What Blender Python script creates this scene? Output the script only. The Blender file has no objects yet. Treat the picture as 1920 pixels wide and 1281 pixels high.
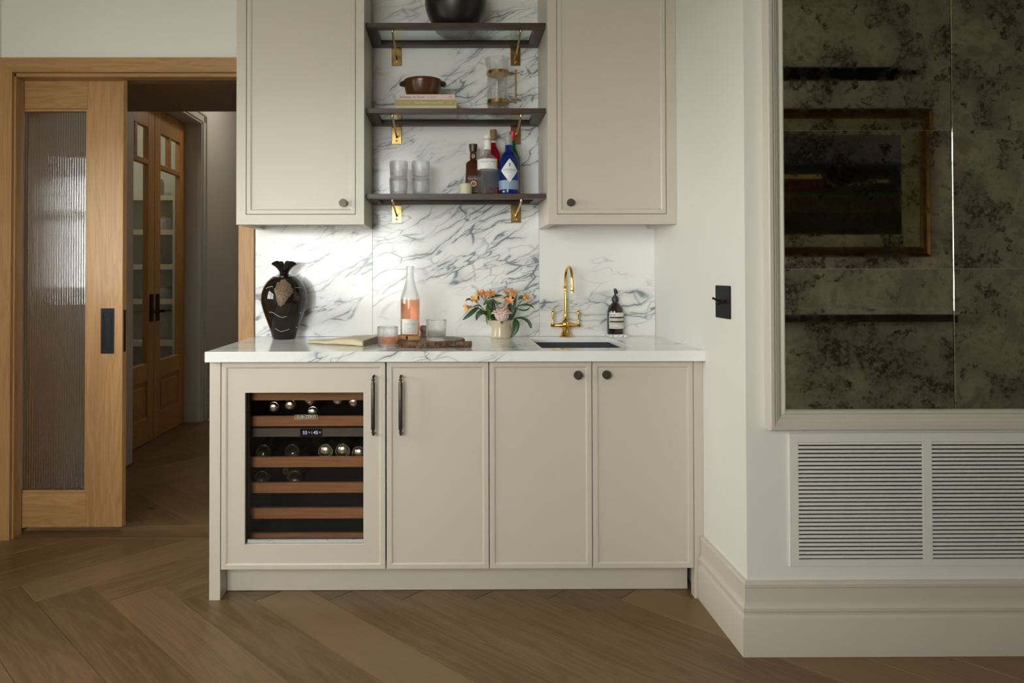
import bpy, bmesh, math, random
from mathutils import Vector, Matrix, Euler
random.seed(7)
PI = math.pi
C = bpy.context.scene.collection
SC = bpy.context.scene

# ------------------------------------------------------------------ camera
f_px = 1310.0
yaw, pit, roll = -.0052, .0125, .0017
cam_d = bpy.data.cameras.new('camera'); cam = bpy.data.objects.new('camera', cam_d); C.objects.link(cam)
cam_d.sensor_width = 36; cam_d.lens = f_px / 1920 * 36
pcx, pcy = 842 - f_px * yaw, 516 - f_px * pit
cam_d.shift_x = (960 - pcx) / 1920; cam_d.shift_y = (pcy - 640.5) / 1920
Mr = Matrix.Rotation(yaw, 3, 'Z') @ Matrix.Rotation(pit, 3, 'X') @ Matrix.Rotation(roll, 3, 'Y')
cam.matrix_world = Matrix.Translation((0, 0, 1.196)) @ (Mr @ Matrix.Rotation(PI / 2, 3, 'X')).to_4x4()
cam_d.clip_start = .02
SC.camera = cam

# ------------------------------------------------------------------ world, daylight, exposure
SKY = 19.5
w = bpy.data.worlds.new('overcast_sky'); SC.world = w; w.use_nodes = True
bg = w.node_tree.nodes['Background']; bg.inputs[0].default_value = (1.0, .976, .946, 1); bg.inputs[1].default_value = SKY
SC.view_settings.view_transform = 'Standard'; SC.view_settings.look = 'None'
SC.view_settings.exposure = -0.36; SC.view_settings.gamma = 1; SC.cycles.max_bounces = 9; SC.cycles.diffuse_bounces = 4; SC.cycles.glossy_bounces = 5; SC.cycles.transmission_bounces = 9; SC.view_settings.use_curve_mapping = False

def portal(name, loc, rot, sx, sy):
    l = bpy.data.lights.new(name, 'AREA'); l.shape = 'RECTANGLE'; l.size = sx; l.size_y = sy
    l.cycles.is_portal = True
    o = bpy.data.objects.new(name, l); C.objects.link(o); o.location = loc; o.rotation_euler = rot
# window openings: left wall (Y 1.75..2.95) and rear wall (X -1.95..-0.15)
LW = (1.38, 2.74, 1.07, 1.84)       # y0,y1,z0,z1
RW = (-1.95, -.35, .85, 2.45)      # x0,x1,z0,z1
portal('window_daylight', (-2.22, (LW[0] + LW[1]) / 2, (LW[2] + LW[3]) / 2), (0, -PI / 2, 0), LW[3] - LW[2], LW[1] - LW[0])
portal('window_daylight', ((RW[0] + RW[1]) / 2, -1.07, (RW[2] + RW[3]) / 2), (PI / 2, 0, 0), RW[1] - RW[0], RW[3] - RW[2])

# ------------------------------------------------------------------ material helpers
class NT:
    def __init__(s, name):
        s.m = bpy.data.materials.new(name); s.m.use_nodes = True
        s.t = s.m.node_tree; s.b = s.t.nodes['Principled BSDF']; s.o = s.t.nodes['Material Output']
    def n(s, typ, **kw):
        x = s.t.nodes.new(typ)
        for k, v in kw.items(): setattr(x, k, v)
        return x
    def put(s, sock, v):
        if v is None: return
        if isinstance(v, bpy.types.NodeSocket): s.t.links.new(v, sock)
        else:
            if sock.type == 'RGBA' and len(v) == 3: v = (*v, 1)
            sock.default_value = v
    def math(s, op, a, b=None, c=None, clamp=False):
        x = s.n('ShaderNodeMath', operation=op, use_clamp=clamp)
        s.put(x.inputs[0], a); s.put(x.inputs[1], b); s.put(x.inputs[2], c)
        return x.outputs[0]
    def vm(s, op, a, b=None, scale=None):
        x = s.n('ShaderNodeVectorMath', operation=op)
        s.put(x.inputs[0], a); s.put(x.inputs[1], b)
        if scale is not None: s.put(x.inputs[3], scale)
        return x.outputs[0]
    def pos(s): return s.n('ShaderNodeNewGeometry').outputs['Position']
    def obj(s): return s.n('ShaderNodeTexCoord').outputs['Object']
    def rnd(s): return s.n('ShaderNodeObjectInfo').outputs['Random']
    def sep(s, v):
        x = s.n('ShaderNodeSeparateXYZ'); s.put(x.inputs[0], v); return x.outputs
    def comb(s, a, b, c):
        x = s.n('ShaderNodeCombineXYZ'); s.put(x.inputs[0], a); s.put(x.inputs[1], b); s.put(x.inputs[2], c); return x.outputs[0]
    def map(s, v, loc=(0, 0, 0), rot=(0, 0, 0), sc=(1, 1, 1)):
        x = s.n('ShaderNodeMapping'); s.put(x.inputs[0], v); s.put(x.inputs[1], loc); s.put(x.inputs[2], rot); s.put(x.inputs[3], sc)
        return x.outputs[0]
    def noise(s, v, scale=5, detail=2, rough=.5, dist=0, color=False):
        x = s.n('ShaderNodeTexNoise'); s.put(x.inputs['Vector'], v); x.inputs['Scale'].default_value = scale
        x.inputs['Detail'].default_value = detail; x.inputs['Roughness'].default_value = rough; x.inputs['Distortion'].default_value = dist
        return x.outputs['Color' if color else 'Fac']
    def voro(s, v, scale=5, feature='F1', out='Distance'):
        x = s.n('ShaderNodeTexVoronoi', feature=feature); s.put(x.inputs['Vector'], v); x.inputs['Scale'].default_value = scale
        return x.outputs[out]
    def step(s, v, lo, hi, a=0., b=1.):
        x = s.n('ShaderNodeMapRange', interpolation_type='SMOOTHSTEP')
        s.put(x.inputs[0], v); s.put(x.inputs[1], lo); s.put(x.inputs[2], hi); s.put(x.inputs[3], a); s.put(x.inputs[4], b)
        return x.outputs[0]
    def mix(s, f, a, b):
        x = s.n('ShaderNodeMix', data_type='RGBA'); s.put(x.inputs[0], f); s.put(x.inputs[6], a); s.put(x.inputs[7], b)
        return x.outputs[2]
    def ramp(s, f, stops, interp='LINEAR'):
        x = s.n('ShaderNodeValToRGB'); s.put(x.inputs[0], f); r = x.color_ramp; r.interpolation = interp
        while len(r.elements) < len(stops): r.elements.new(1)
        for e, (p, c) in zip(r.elements, stops): e.position = p; e.color = (*c, 1)
        return x.outputs[0]
    def bump(s, h, strength=.2, dist=.002):
        x = s.n('ShaderNodeBump'); s.put(x.inputs['Height'], h); x.inputs['Strength'].default_value = strength; x.inputs['Distance'].default_value = dist
        s.t.links.new(x.outputs[0], s.b.inputs['Normal'])
    def set(s, col=None, rough=None, metal=None, **kw):
        if col is not None: s.put(s.b.inputs['Base Color'], col)
        if rough is not None: s.put(s.b.inputs['Roughness'], rough)
        if metal is not None: s.put(s.b.inputs['Metallic'], metal)
        for k, v in kw.items(): s.put(s.b.inputs[k.replace('_', ' ')], v)
        return s.m

def paint(name, col, rough=.55, var=.03):
    s = NT(name); p = s.pos()
    n = s.noise(p, 3, 3)
    c = s.mix(s.math('MULTIPLY', n, 1), tuple(x * (1 - var) for x in col), tuple(min(1, x * (1 + var)) for x in col))
    s.bump(s.noise(p, 350, 2), .06, .0006)
    return s.set(c, rough)

def plain(name, col, rough=.5, metal=0, var=.08, sc=40, **kw):
    s = NT(name); n = s.noise(s.obj(), sc, 3)
    c = s.mix(n, tuple(x * (1 - var) for x in col), tuple(min(1, x * (1 + var)) for x in col))
    return s.set(c, rough, metal, **kw)

def wood(name, axis, light, dark, sc=1.0, rough=.42, randomize=False, knots=False, cath=True):
    """grain running along local/world axis 0,1,2"""
    s = NT(name)
    p = s.obj()
    if randomize:
        r = s.rnd()
        p = s.vm('ADD', p, s.comb(s.math('MULTIPLY', r, 37.), s.math('MULTIPLY', r, 91.), s.math('MULTIPLY', r, 13.)))
    st = [9, 9, 9]; st[axis] = .9
    q = s.map(p, sc=tuple(x * sc for x in st))
    wv = s.noise(q, 1.3, 4, .55, .6)
    rings = s.math('FRACT', s.math('MULTIPLY', wv, 9.))
    rings = s.math('ABSOLUTE', s.math('SUBTRACT', rings, .5))
    st2 = [160, 160, 160]; st2[axis] = 4
    fine = s.noise(s.map(p, sc=tuple(x * sc for x in st2)), 1, 3, .6)
    big = s.noise(s.map(p, sc=tuple(x * sc * .35 for x in st)), 1, 2)
    f = s.math('ADD', s.math('MULTIPLY', rings, .55), s.math('MULTIPLY', fine, .55))
    f = s.math('ADD', f, s.math('MULTIPLY', s.math('SUBTRACT', big, .5), .7))
    if randomize:
        f = s.math('ADD', f, s.math('MULTIPLY', s.math('SUBTRACT', s.math('FRACT', s.math('MULTIPLY', s.rnd(), 17.3)), .5), .45))
    c = s.mix(s.step(f, .1, .9), light, dark)
    if knots:
        kp = s.map(p, sc=(2.2, 4.5, 1))
        v = s.voro(kp, 1.0)
        k = s.step(v, .03, .10, 1., 0.)
        k = s.math('MULTIPLY', k, s.step(s.noise(p, 2.3, 1), .52, .6))
        c = s.mix(s.math('MULTIPLY', k, .85), c, (.02, .012, .007))
    s.bump(fine, .10, .0008)
    return s.set(c, rough)

def marble(name, ang, plane='xz', off=(0, 0, 0), dens=.5, band=None, scale=1.0):
    s = NT(name); p = s.pos(); x, y, z = s.sep(p)
    if plane == 'xz': v = s.comb(x, z, s.math('MULTIPLY', y, .3))
    else: v = s.comb(x, s.math('ADD', y, z), s.math('MULTIPLY', z, .5))
    v0 = s.vm('SCALE', s.vm('ADD', v, off), scale=scale)
    c5 = (.5, .5, .5)
    v1 = s.vm('ADD', v0, s.vm('SCALE', s.vm('SUBTRACT', s.noise(v0, 2.6, 3, .5, color=True), c5), scale=.15))
    v1 = s.vm('ADD', v1, s.vm('SCALE', s.vm('SUBTRACT', s.noise(v0, 10, 4, .6, color=True), c5), scale=.032))
    r = s.map(v1, rot=(0, 0, -ang))
    vor = s.voro(s.map(r, sc=(3.6, 13.5, 1)), 1.0, 'DISTANCE_TO_EDGE')
    vor2 = s.voro(s.map(r, loc=(3, 5, 0), sc=(7.5, 23, 1)), 1.0, 'DISTANCE_TO_EDGE')
    n1 = s.noise(s.map(r, sc=(1.1, 5.2, 1)), 1.6, 4, .5)
    a1 = s.math('ABSOLUTE', s.math('SUBTRACT', n1, .5))
    msk = s.noise(s.map(v0, rot=(0, 0, -ang), sc=(1.0, 2.6, 1)), 1.5, 2)
    if band is not None:      # heavier veining along a diagonal band of the slab: z = z0 + k*x, half width hw
        z0, k, hw, amt = band
        d = s.math('ABSOLUTE', s.math('SUBTRACT', z, s.math('ADD', s.math('MULTIPLY', x, k), z0)))
        msk = s.math('ADD', msk, s.step(d, hw * .5, hw * 1.5, amt, -amt * .8))
    msk = s.step(msk, .64 - dens * .3, .76 - dens * .3)
    brk = s.step(s.noise(s.map(r, sc=(5, 9, 1)), 1.2, 3), .38, .58)
    brk2 = s.step(s.noise(s.map(r, loc=(8, 1, 0), sc=(4, 8, 1)), 1.3, 3), .46, .60)
    wid = s.step(s.noise(v0, 9, 3), .3, .7, .25, 1.15)
    l1 = s.math('MULTIPLY', s.step(s.math('DIVIDE', vor, wid), .006, .055, 1., 0.), brk)
    s1 = s.math('MULTIPLY', s.step(vor, .0, .26, 1., 0.), brk)
    l2 = s.math('MULTIPLY', s.step(vor2, .004, .07, 1., 0.), brk2)
    l3 = s.step(s.math('DIVIDE', a1, wid), .002, .013, 1., 0.)
    s3 = s.step(a1, .0, .05, 1., 0.)
    tot = s.math('MULTIPLY', l1, .82)
    tot = s.math('ADD', tot, s.math('MULTIPLY', s1, .26))
    tot = s.math('ADD', tot, s.math('MULTIPLY', l2, .42))
    tot = s.math('ADD', tot, s.math('MULTIPLY', l3, .75))
    tot = s.math('ADD', tot, s.math('MULTIPLY', s3, .16))
    tot = s.math('MULTIPLY', tot, msk)
    stray = s.math('MULTIPLY', s.math('MAXIMUM', l3, s.math('MULTIPLY', l1, .5)), s.step(s.noise(s.vm('ADD', v0, (3, 9, 1)), 3.2, 2), .52, .64, 0, .5))
    tot = s.math('MINIMUM', s.math('MAXIMUM', tot, stray), 1.0)
    c = s.mix(tot, (.85, .855, .845), (.235, .262, .295))
    return s.set(c, .14, Specular_IOR_Level=.5)

def clear_glass(name, tint=(1, 1, 1), ior=1.46, rough=0.0, solid=.5):
    """blown glass: part refracting, part straight through"""
    s = NT(name); n = s.noise(s.obj(), 3, 1)
    s.set(s.mix(n, tint, tuple(x * .985 for x in tint)), rough, Transmission_Weight=1.0, IOR=ior)
    tr = s.n('ShaderNodeBsdfTransparent'); mx = s.n('ShaderNodeMixShader'); tr.inputs[0].default_value = (*tint, 1)
    mx.inputs[0].default_value = solid
    s.t.links.new(tr.outputs[0], mx.inputs[1]); s.t.links.new(s.b.outputs[0], mx.inputs[2]); s.t.links.new(mx.outputs[0], s.o.inputs[0])
    return s.m

def thin_glass(name, tint=(.97, .99, .98), refl=1.0, rough=0.0):
    s = NT(name)
    tr = s.n('ShaderNodeBsdfTransparent'); gl = s.n('ShaderNodeBsdfGlossy'); mx = s.n('ShaderNodeMixShader')
    g = s.n('ShaderNodeNewGeometry'); dt = s.n('ShaderNodeVectorMath', operation='DOT_PRODUCT')
    s.put(dt.inputs[0], g.outputs['Incoming']); s.put(dt.inputs[1], g.outputs['Normal'])
    sch = s.math('ADD', .04, s.math('MULTIPLY', .96, s.math('POWER', s.math('SUBTRACT', 1., s.math('ABSOLUTE', dt.outputs['Value'])), 5.)))
    n = s.noise(s.obj(), 2, 1)
    s.put(tr.inputs[0], s.mix(n, tint, tuple(x * .98 for x in tint))); gl.inputs['Roughness'].default_value = rough
    s.put(mx.inputs[0], s.math('MULTIPLY', sch, refl, clamp=True))
    s.t.links.new(tr.outputs[0], mx.inputs[1]); s.t.links.new(gl.outputs[0], mx.inputs[2]); s.t.links.new(mx.outputs[0], s.o.inputs[0])
    return s.m

def metal(name, col, rough=.25, var=.12, sc=60):
    s = NT(name); n = s.noise(s.obj(), sc, 3)
    c = s.mix(n, tuple(x * (1 - var) for x in col), tuple(min(1, x * (1 + var)) for x in col))
    s.put(s.b.inputs['Roughness'], s.step(n, 0., 1., rough * .8, rough * 1.2))
    return s.set(c, None, 1.0)

M = {}
M['wall'] = paint('wall_paint', (.77, .755, .705), .6)
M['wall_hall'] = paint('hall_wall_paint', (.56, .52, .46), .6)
M['ceil'] = paint('ceiling_paint', (.80, .79, .75), .7)
M['cab'] = paint('cabinet_paint', (.585, .532, .448), .38)
M['trim'] = paint('trim_paint', (.585, .535, .455), .42)
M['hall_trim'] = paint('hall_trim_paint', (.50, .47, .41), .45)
M['dark'] = plain('dark_void', (.012, .011, .010), .8)
M['oak_x'] = wood('oak_rail', 0, (.43, .24, .092), (.275, .138, .046))
M['oak_z'] = wood('oak_stile', 2, (.43, .24, .092), (.275, .138, .046))
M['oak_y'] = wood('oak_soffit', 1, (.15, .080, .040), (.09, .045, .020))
M['oak_hall'] = wood('hall_oak', 2, (.52, .27, .075), (.34, .16, .038))
M['plank'] = wood('floor_plank', 0, (.205, .124, .055), (.104, .057, .021), sc=.8, rough=.40, randomize=True, knots=True)
M['subfloor'] = plain('subfloor', (.10, .065, .035), .8)
M['threshold'] = wood('threshold_oak', 0, (.17, .098, .043), (.10, .053, .021), rough=.4)
M['marble_l'] = marble('marble_left_slab', .50, off=(3.1, 1.2, 0), dens=.62, band=(1.30, .36, .17, .13))
M['marble_m'] = marble('marble_middle_slab', .43, off=(.4, 6.2, 0), dens=.86, band=(1.17, .33, .19, .07))
M['marble_r'] = marble('marble_right_slab', .16, off=(9.0, 2.2, 0), dens=.52, band=(.95, .13, .10, .16))
M['marble_c'] = marble('marble_counter', .30, plane='xy', off=(1.6, 4.4, 0), dens=.5)
M['marble_dish'] = marble('marble_dish', 1.1, off=(.9, .4, 0), dens=1.6, scale=9)
M['brass'] = metal('polished_brass', (.78, .50, .14), .10, .03)
M['brass_a'] = metal('aged_brass', (.50, .33, .13), .22, .06)
M['bronze'] = metal('dark_bronze', (.105, .088, .068), .48, .12)
M['steel'] = metal('brushed_steel', (.62, .64, .66), .3, .05)
M['silver'] = metal('silver_foil_and_glint', (.70, .69, .66), .2, .1)
M['black_metal'] = plain('black_metal', (.007, .007, .008), .55, 0, Specular_IOR_Level=.22)
M['shelf_wood'] = wood('dark_walnut', 0, (.075, .040, .032), (.036, .020, .016), rough=.4)
M['shelf_wood_y'] = wood('dark_walnut_side', 1, (.075, .040, .032), (.036, .020, .016), rough=.4)
M['rack'] = wood('rack_wood', 0, (.40, .19, .08), (.26, .115, .045), rough=.5)
M['pane'] = thin_glass('thin_pane')
M['shelf_glass'] = thin_glass('shelf_glass', (.86, .92, .89))
M['fridge_glass'] = thin_glass('fridge_glass', (.88, .85, .82), .22)
M['reed'] = clear_glass('reeded_glass', (.93, .95, .95), 1.75, solid=1.0)
M['glass'] = clear_glass('clear_glass')
M['glass_thin'] = clear_glass('thin_blown_glass', solid=.33)
M['sink'] = plain('sink_composite', (.055, .058, .068), .5)

# ------------------------------------------------------------------ mesh helpers
WL = {}   # world location of each object with children
def mk(name, vf, mat, parent=None, smooth=None, org=None):
    v, f = vf
    v = [Vector(p) for p in v]
    if org is None:
        lo = [min(p[i] for p in v) for i in range(3)]; hi = [max(p[i] for p in v) for i in range(3)]
        org = Vector([(a + b) / 2 for a, b in zip(lo, hi)])
    org = Vector(org)
    me = bpy.data.meshes.new(name); me.from_pydata([p - org for p in v], [], f); me.update()
    bm = bmesh.new(); bm.from_mesh(me); bmesh.ops.remove_doubles(bm, verts=bm.verts, dist=1e-6); bmesh.ops.recalc_face_normals(bm, faces=bm.faces); bm.to_mesh(me); bm.free()
    if smooth:
        me.shade_smooth(); me.set_sharp_from_angle(angle=smooth)
    me.materials.append(M[mat] if isinstance(mat, str) else mat)
    o = bpy.data.objects.new(name, me); C.objects.link(o)
    WL[o] = org
    if parent is not None:
        o.parent = parent; o.location = org - WL[parent]
    else: o.location = org
    return o

def tag(o, label, cat=None, group=None, kind=None):
    if label: o['label'] = label
    if cat: o['category'] = cat
    if group: o['group'] = group
    if kind: o['kind'] = kind
    return o
def thing(name, label, cat, loc, group=None):
    o = bpy.data.objects.new(name, None); C.objects.link(o); o.location = loc; WL[o] = Vector(loc); o.empty_display_size = .05
    return tag(o, label, cat, group)
def struct(name, vf, mat, parent=None, label=None, smooth=None):
    o = mk(name, vf, mat, parent, smooth)
    if parent is None: o['kind'] = 'structure'
    if label: o['label'] = label
    return o
def struct_empty(name, loc, label=None):
    o = bpy.data.objects.new(name, None); C.objects.link(o); o.location = loc; WL[o] = Vector(loc); o['kind'] = 'structure'
    if label: o['label'] = label
    return o
def dup(root, loc, label=None, group=None, rotz=None):
    r = root.copy(); C.objects.link(r); r.location = loc; WL[r] = Vector(loc)
    if rotz is not None: r.rotation_euler = (0, 0, rotz)
    if label: r['label'] = label
    if group: r['group'] = group
    for ch in list(root.children):
        c = ch.copy(); C.objects.link(c); c.parent = r
        for g in list(ch.children):
            d = g.copy(); C.objects.link(d); d.parent = c
    return r

def box(x0, x1, y0, y1, z0, z1, b=0.0):
    if b <= 0:
        v = [(x, y, z) for x in (x0, x1) for y in (y0, y1) for z in (z0, z1)]
        return v, [(0, 1, 3, 2), (4, 6, 7, 5), (0, 4, 5, 1), (2, 3, 7, 6), (0, 2, 6, 4), (1, 5, 7, 3)]
    bm = bmesh.new(); bmesh.ops.create_cube(bm, size=1)
    for q in bm.verts:
        q.co = Vector(((x0 + x1) / 2 + q.co.x * (x1 - x0), (y0 + y1) / 2 + q.co.y * (y1 - y0), (z0 + z1) / 2 + q.co.z * (z1 - z0)))
    bmesh.ops.bevel(bm, geom=list(bm.edges), offset=b, segments=1, affect='EDGES')
    bm.verts.index_update()
    v = [tuple(q.co) for q in bm.verts]; f = [tuple(q.index for q in t.verts) for t in bm.faces]; bm.free()
    return v, f
def cat(*parts):
    V, F = [], []
    for v, f in parts:
        k = len(V); V += list(v); F += [tuple(i + k for i in t) for t in f]
    return V, F
def xf(vf, m):
    return [tuple(m @ Vector(p)) for p in vf[0]], vf[1]
def lathe(prof, n=32, c=(0, 0, 0), a0=0., a1=2 * PI, mod=None, close=True):
    full = abs(a1 - a0 - 2 * PI) < 1e-6
    cols = n if full else n + 1
    v, f = [], []
    for r, z in prof:
        for j in range(cols):
            a = a0 + (a1 - a0) * j / n
            rr = mod(r, z, a) if mod else r
            v.append((c[0] + rr * math.sin(a), c[1] - rr * math.cos(a), c[2] + z))
    for i in range(len(prof) - 1):
        for j in range(n):
            k = (j + 1) % cols if full else j + 1
            f.append((i * cols + j, i * cols + k, (i + 1) * cols + k, (i + 1) * cols + j))
    if full and close:
        if prof[0][0] > 1e-6: f.append(tuple(range(cols - 1, -1, -1)))
        if prof[-1][0] > 1e-6: f.append(tuple((len(prof) - 1) * cols + j for j in range(cols)))
    return v, f
def tube(path, rad, n=12, cap=True):
    P = [Vector(p) for p in path]; v, f = [], []
    R_ = rad if isinstance(rad, (list, tuple)) else [rad] * len(P)
    up = None
    for i, p in enumerate(P):
        d = (P[min(i + 1, len(P) - 1)] - P[max(i - 1, 0)]).normalized()
        if up is None:
            up = Vector((0, 0, 1)) if abs(d.z) < .9 else Vector((1, 0, 0))
        u = (up - d * up.dot(d)).normalized(); w_ = d.cross(u); up = u
        for j in range(n):
            a = 2 * PI * j / n; v.append(tuple(p + (u * math.cos(a) + w_ * math.sin(a)) * R_[i]))
    for i in range(len(P) - 1):
        for j in range(n):
            k = (j + 1) % n; f.append((i * n + j, i * n + k, (i + 1) * n + k, (i + 1) * n + j))
    if cap: f += [tuple(range(n - 1, -1, -1)), tuple((len(P) - 1) * n + j for j in range(n))]
    return v, f
def prism(poly, a, b, axis):
    """polygon in the two other axes (order x,y,z without axis) extruded from a to b along axis"""
    def P(p, t):
        q = list(p); q.insert(axis, t); return tuple(q)
    n = len(poly); v = [P(p, a) for p in poly] + [P(p, b) for p in poly]
    f = [tuple(range(n)), tuple(range(2 * n - 1, n - 1, -1))] + [(i, (i + 1) % n, n + (i + 1) % n, n + i) for i in range(n)]
    return v, f
def rrect(x0, x1, z0, z1, r, n=5):
    out = []
    for cx, cz, a in ((x1 - r, z1 - r, 0), (x0 + r, z1 - r, PI / 2), (x0 + r, z0 + r, PI), (x1 - r, z0 + r, 1.5 * PI)):
        for i in range(n + 1):
            t = a + PI / 2 * i / n; out.append((cx + r * math.cos(t), cz + r * math.sin(t)))
    return out
def rings_xz(rects, close_first=False, close_last=True, link=False):
    """rects: list of (x0,x1,z0,z1,y); nested rectangular rings bridged in order"""
    v, f = [], []
    for x0, x1, z0, z1, y in rects: v += [(x0, y, z0), (x1, y, z0), (x1, y, z1), (x0, y, z1)]
    m = len(rects)
    for i in range(m if link else m - 1):
        a, b = i * 4, ((i + 1) % m) * 4
        for j in range(4):
            k = (j + 1) % 4; f.append((a + j, a + k, b + k, b + j))
    if not link:
        if close_first: f.append((0, 1, 2, 3))
        if close_last: f.append(((m - 1) * 4, (m - 1) * 4 + 1, (m - 1) * 4 + 2, (m - 1) * 4 + 3))
    return v, f
def panel_door(x0, x1, z0, z1, yf, th, lip=.019, rec=.0045, hole=None):
    def ins(d, y): return (x0 + d, x1 - d, z0 + d, z1 - d, y)
    R_ = [ins(0, yf + th), ins(0, yf + .0015), ins(.0015, yf), ins(lip - .002, yf), ins(lip + .002, yf + rec * .45), ins(lip + .004, yf + rec)]
    if hole: return rings_xz(R_ + [(*hole, yf + rec), (*hole, yf + th)], link=True)
    return rings_xz(R_, close_first=True)
def text(body, size, spacing=1.0):
    c = bpy.data.curves.new('t', 'FONT'); c.body = body; c.size = size; c.align_x = 'CENTER'; c.align_y = 'CENTER'; c.space_character = spacing
    c.resolution_u = 2
    o = bpy.data.objects.new('t', c); C.objects.link(o)
    dg = bpy.context.evaluated_depsgraph_get()
    me = bpy.data.meshes.new_from_object(o.evaluated_get(dg))
    v = [tuple(p.co) for p in me.vertices]; f = [tuple(p.vertices) for p in me.polygons]
    bpy.data.objects.remove(o); bpy.data.curves.remove(c); bpy.data.meshes.remove(me)
    return v, f
def text_flat(body, size, x, y, z, spacing=1.0):
    v, f = text(body, size, spacing); return [(x + a, y, z + b) for a, b, _ in v], f
def text_cyl(body, size, c, r, z, a0=0., spacing=1.0):
    v, f = text(body, size, spacing)
    return [(c[0] + r * math.sin(a / r + a0), c[1] - r * math.cos(a / r + a0), z + b) for a, b, _ in v], f
def cyl_patch(c, r, w, z0, z1, a0=0., n=14, t=.0004):
    a = w / r / 2
    return lathe([(r, z0), (r + t, z0), (r + t, z1), (r, z1)], n, (c[0], c[1], 0), a0 - a, a0 + a)

# ================================================================== SETTING
XL, XR, YR, YB, ZC = -2.05, 5.2, -.9, 3.22, 3.22     # left wall, far right, rear wall, back wall, ceiling
XRET, YMIR = .94, 2.215
# ---- floor: herringbone planks
W_, L_ = .19, .95
fl = struct('floor', box(XL - .1, XR + .1, YR - .1, 8.2, -.06, -.0125), 'subfloor', label='herringbone oak plank floor')
ax, ay = -1.523, 2.588
es = Vector((1, -1, 0)).normalized(); et = Vector((1, 1, 0)).normalized()
def st2w(s_, t_): return Vector((ax, ay, 0)) + es * s_ + et * t_
def clip(poly, n, d):   # keep n.p <= d
    out = []
    for i in range(len(poly)):
        a, b = poly[i], poly[(i + 1) % len(poly)]
        da, db = n[0] * a[0] + n[1] * a[1] - d, n[0] * b[0] + n[1] * b[1] - d
        if da <= 0: out.append(a)
        if da * db < 0:
            t = da / (da - db); out.append((a[0] + (b[0] - a[0]) * t, a[1] + (b[1] - a[1]) * t))
    return out
def plank_mesh(poly):
    """bevelled slab, polygon in local xy, top at z=0"""
    n = len(poly); cx = sum(p[0] for p in poly) / n; cy = sum(p[1] for p in poly) / n
    def ins(p, d):
        l = math.hypot(p[0] - cx, p[1] - cy); return (p[0] + (cx - p[0]) * d / l, p[1] + (cy - p[1]) * d / l)
    v = [(*p, -.012) for p in poly] + [(*p, -.0016) for p in poly] + [(*ins(p, .003), 0) for p in poly]
    f = [tuple(range(n - 1, -1, -1)), tuple(range(2 * n, 3 * n))]
    for a in (0, n):
        for i in range(n): f.append((a + i, a + (i + 1) % n, a + n + (i + 1) % n, a + n + i))
    return v, f
G = .0006
full_me = {}
stuff = ([], [])
def plank(cx, cy, ang, poly_w, keep):
    """poly_w clipped world polygon or None if whole"""
    if keep:
        if poly_w is None:
            if 'p' not in full_me:
                v, f = plank_mesh([(-L_ / 2 + G, -W_ / 2 + G), (L_ / 2 - G, -W_ / 2 + G), (L_ / 2 - G, W_ / 2 - G), (-L_ / 2 + G, W_ / 2 - G)])
                me = bpy.data.meshes.new('plank'); me.from_pydata(v, [], f); me.materials.append(M['plank']); full_me['p'] = me
            me = full_me['p']
        else:
            c_, s_ = math.cos(-ang), math.sin(-ang)
            loc = [((x - cx) * c_ - (y - cy) * s_, (x - cx) * s_ + (y - cy) * c_) for x, y in poly_w]
            v, f = plank_mesh(loc); me = bpy.data.meshes.new('plank'); me.from_pydata(v, [], f); me.materials.append(M['plank'])
        o = bpy.data.objects.new('plank', me); C.objects.link(o); o.rotation_euler = (0, 0, ang); o.parent = fl; o.location = Vector((cx, cy, 0)) - WL[fl]
    else:
        pw = poly_w
        if pw is None:
            c_, s_ = math.cos(ang), math.sin(ang)
            pw = [(cx + a * c_ - b * s_, cy + a * s_ + b * c_) for a, b in ((-L_ / 2 + G, -W_ / 2 + G), (L_ / 2 - G, -W_ / 2 + G), (L_ / 2 - G, W_ / 2 - G), (-L_ / 2 + G, W_ / 2 - G))]
        v, f = plank_mesh(pw); k = len(stuff[0]); stuff[0].extend(v); stuff[1].extend(tuple(i + k for i in t) for t in f)
def in_view(x, y):
    if y > 3.3: return -2.05 < x < -.75 and y < 6.4
    if y < 1.75: return False
    px = 842 + x / y * 1310
    return -260 < px < 2150 and not (x > 1.35 and y > 2.4) and not (x > -.6 and y > 2.85)
def rect_of(s0, t0, ds, dt):
    return [tuple(st2w(a, b).xy) for a, b in ((s0 + G, t0 + G), (s0 + ds - G, t0 + G), (s0 + ds - G, t0 + dt - G), (s0 + G, t0 + dt - G))]
RECTS = [((XL, XR), (YR, 3.2)), ((-2.0, -.90), (3.36, 7.6))]
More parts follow.
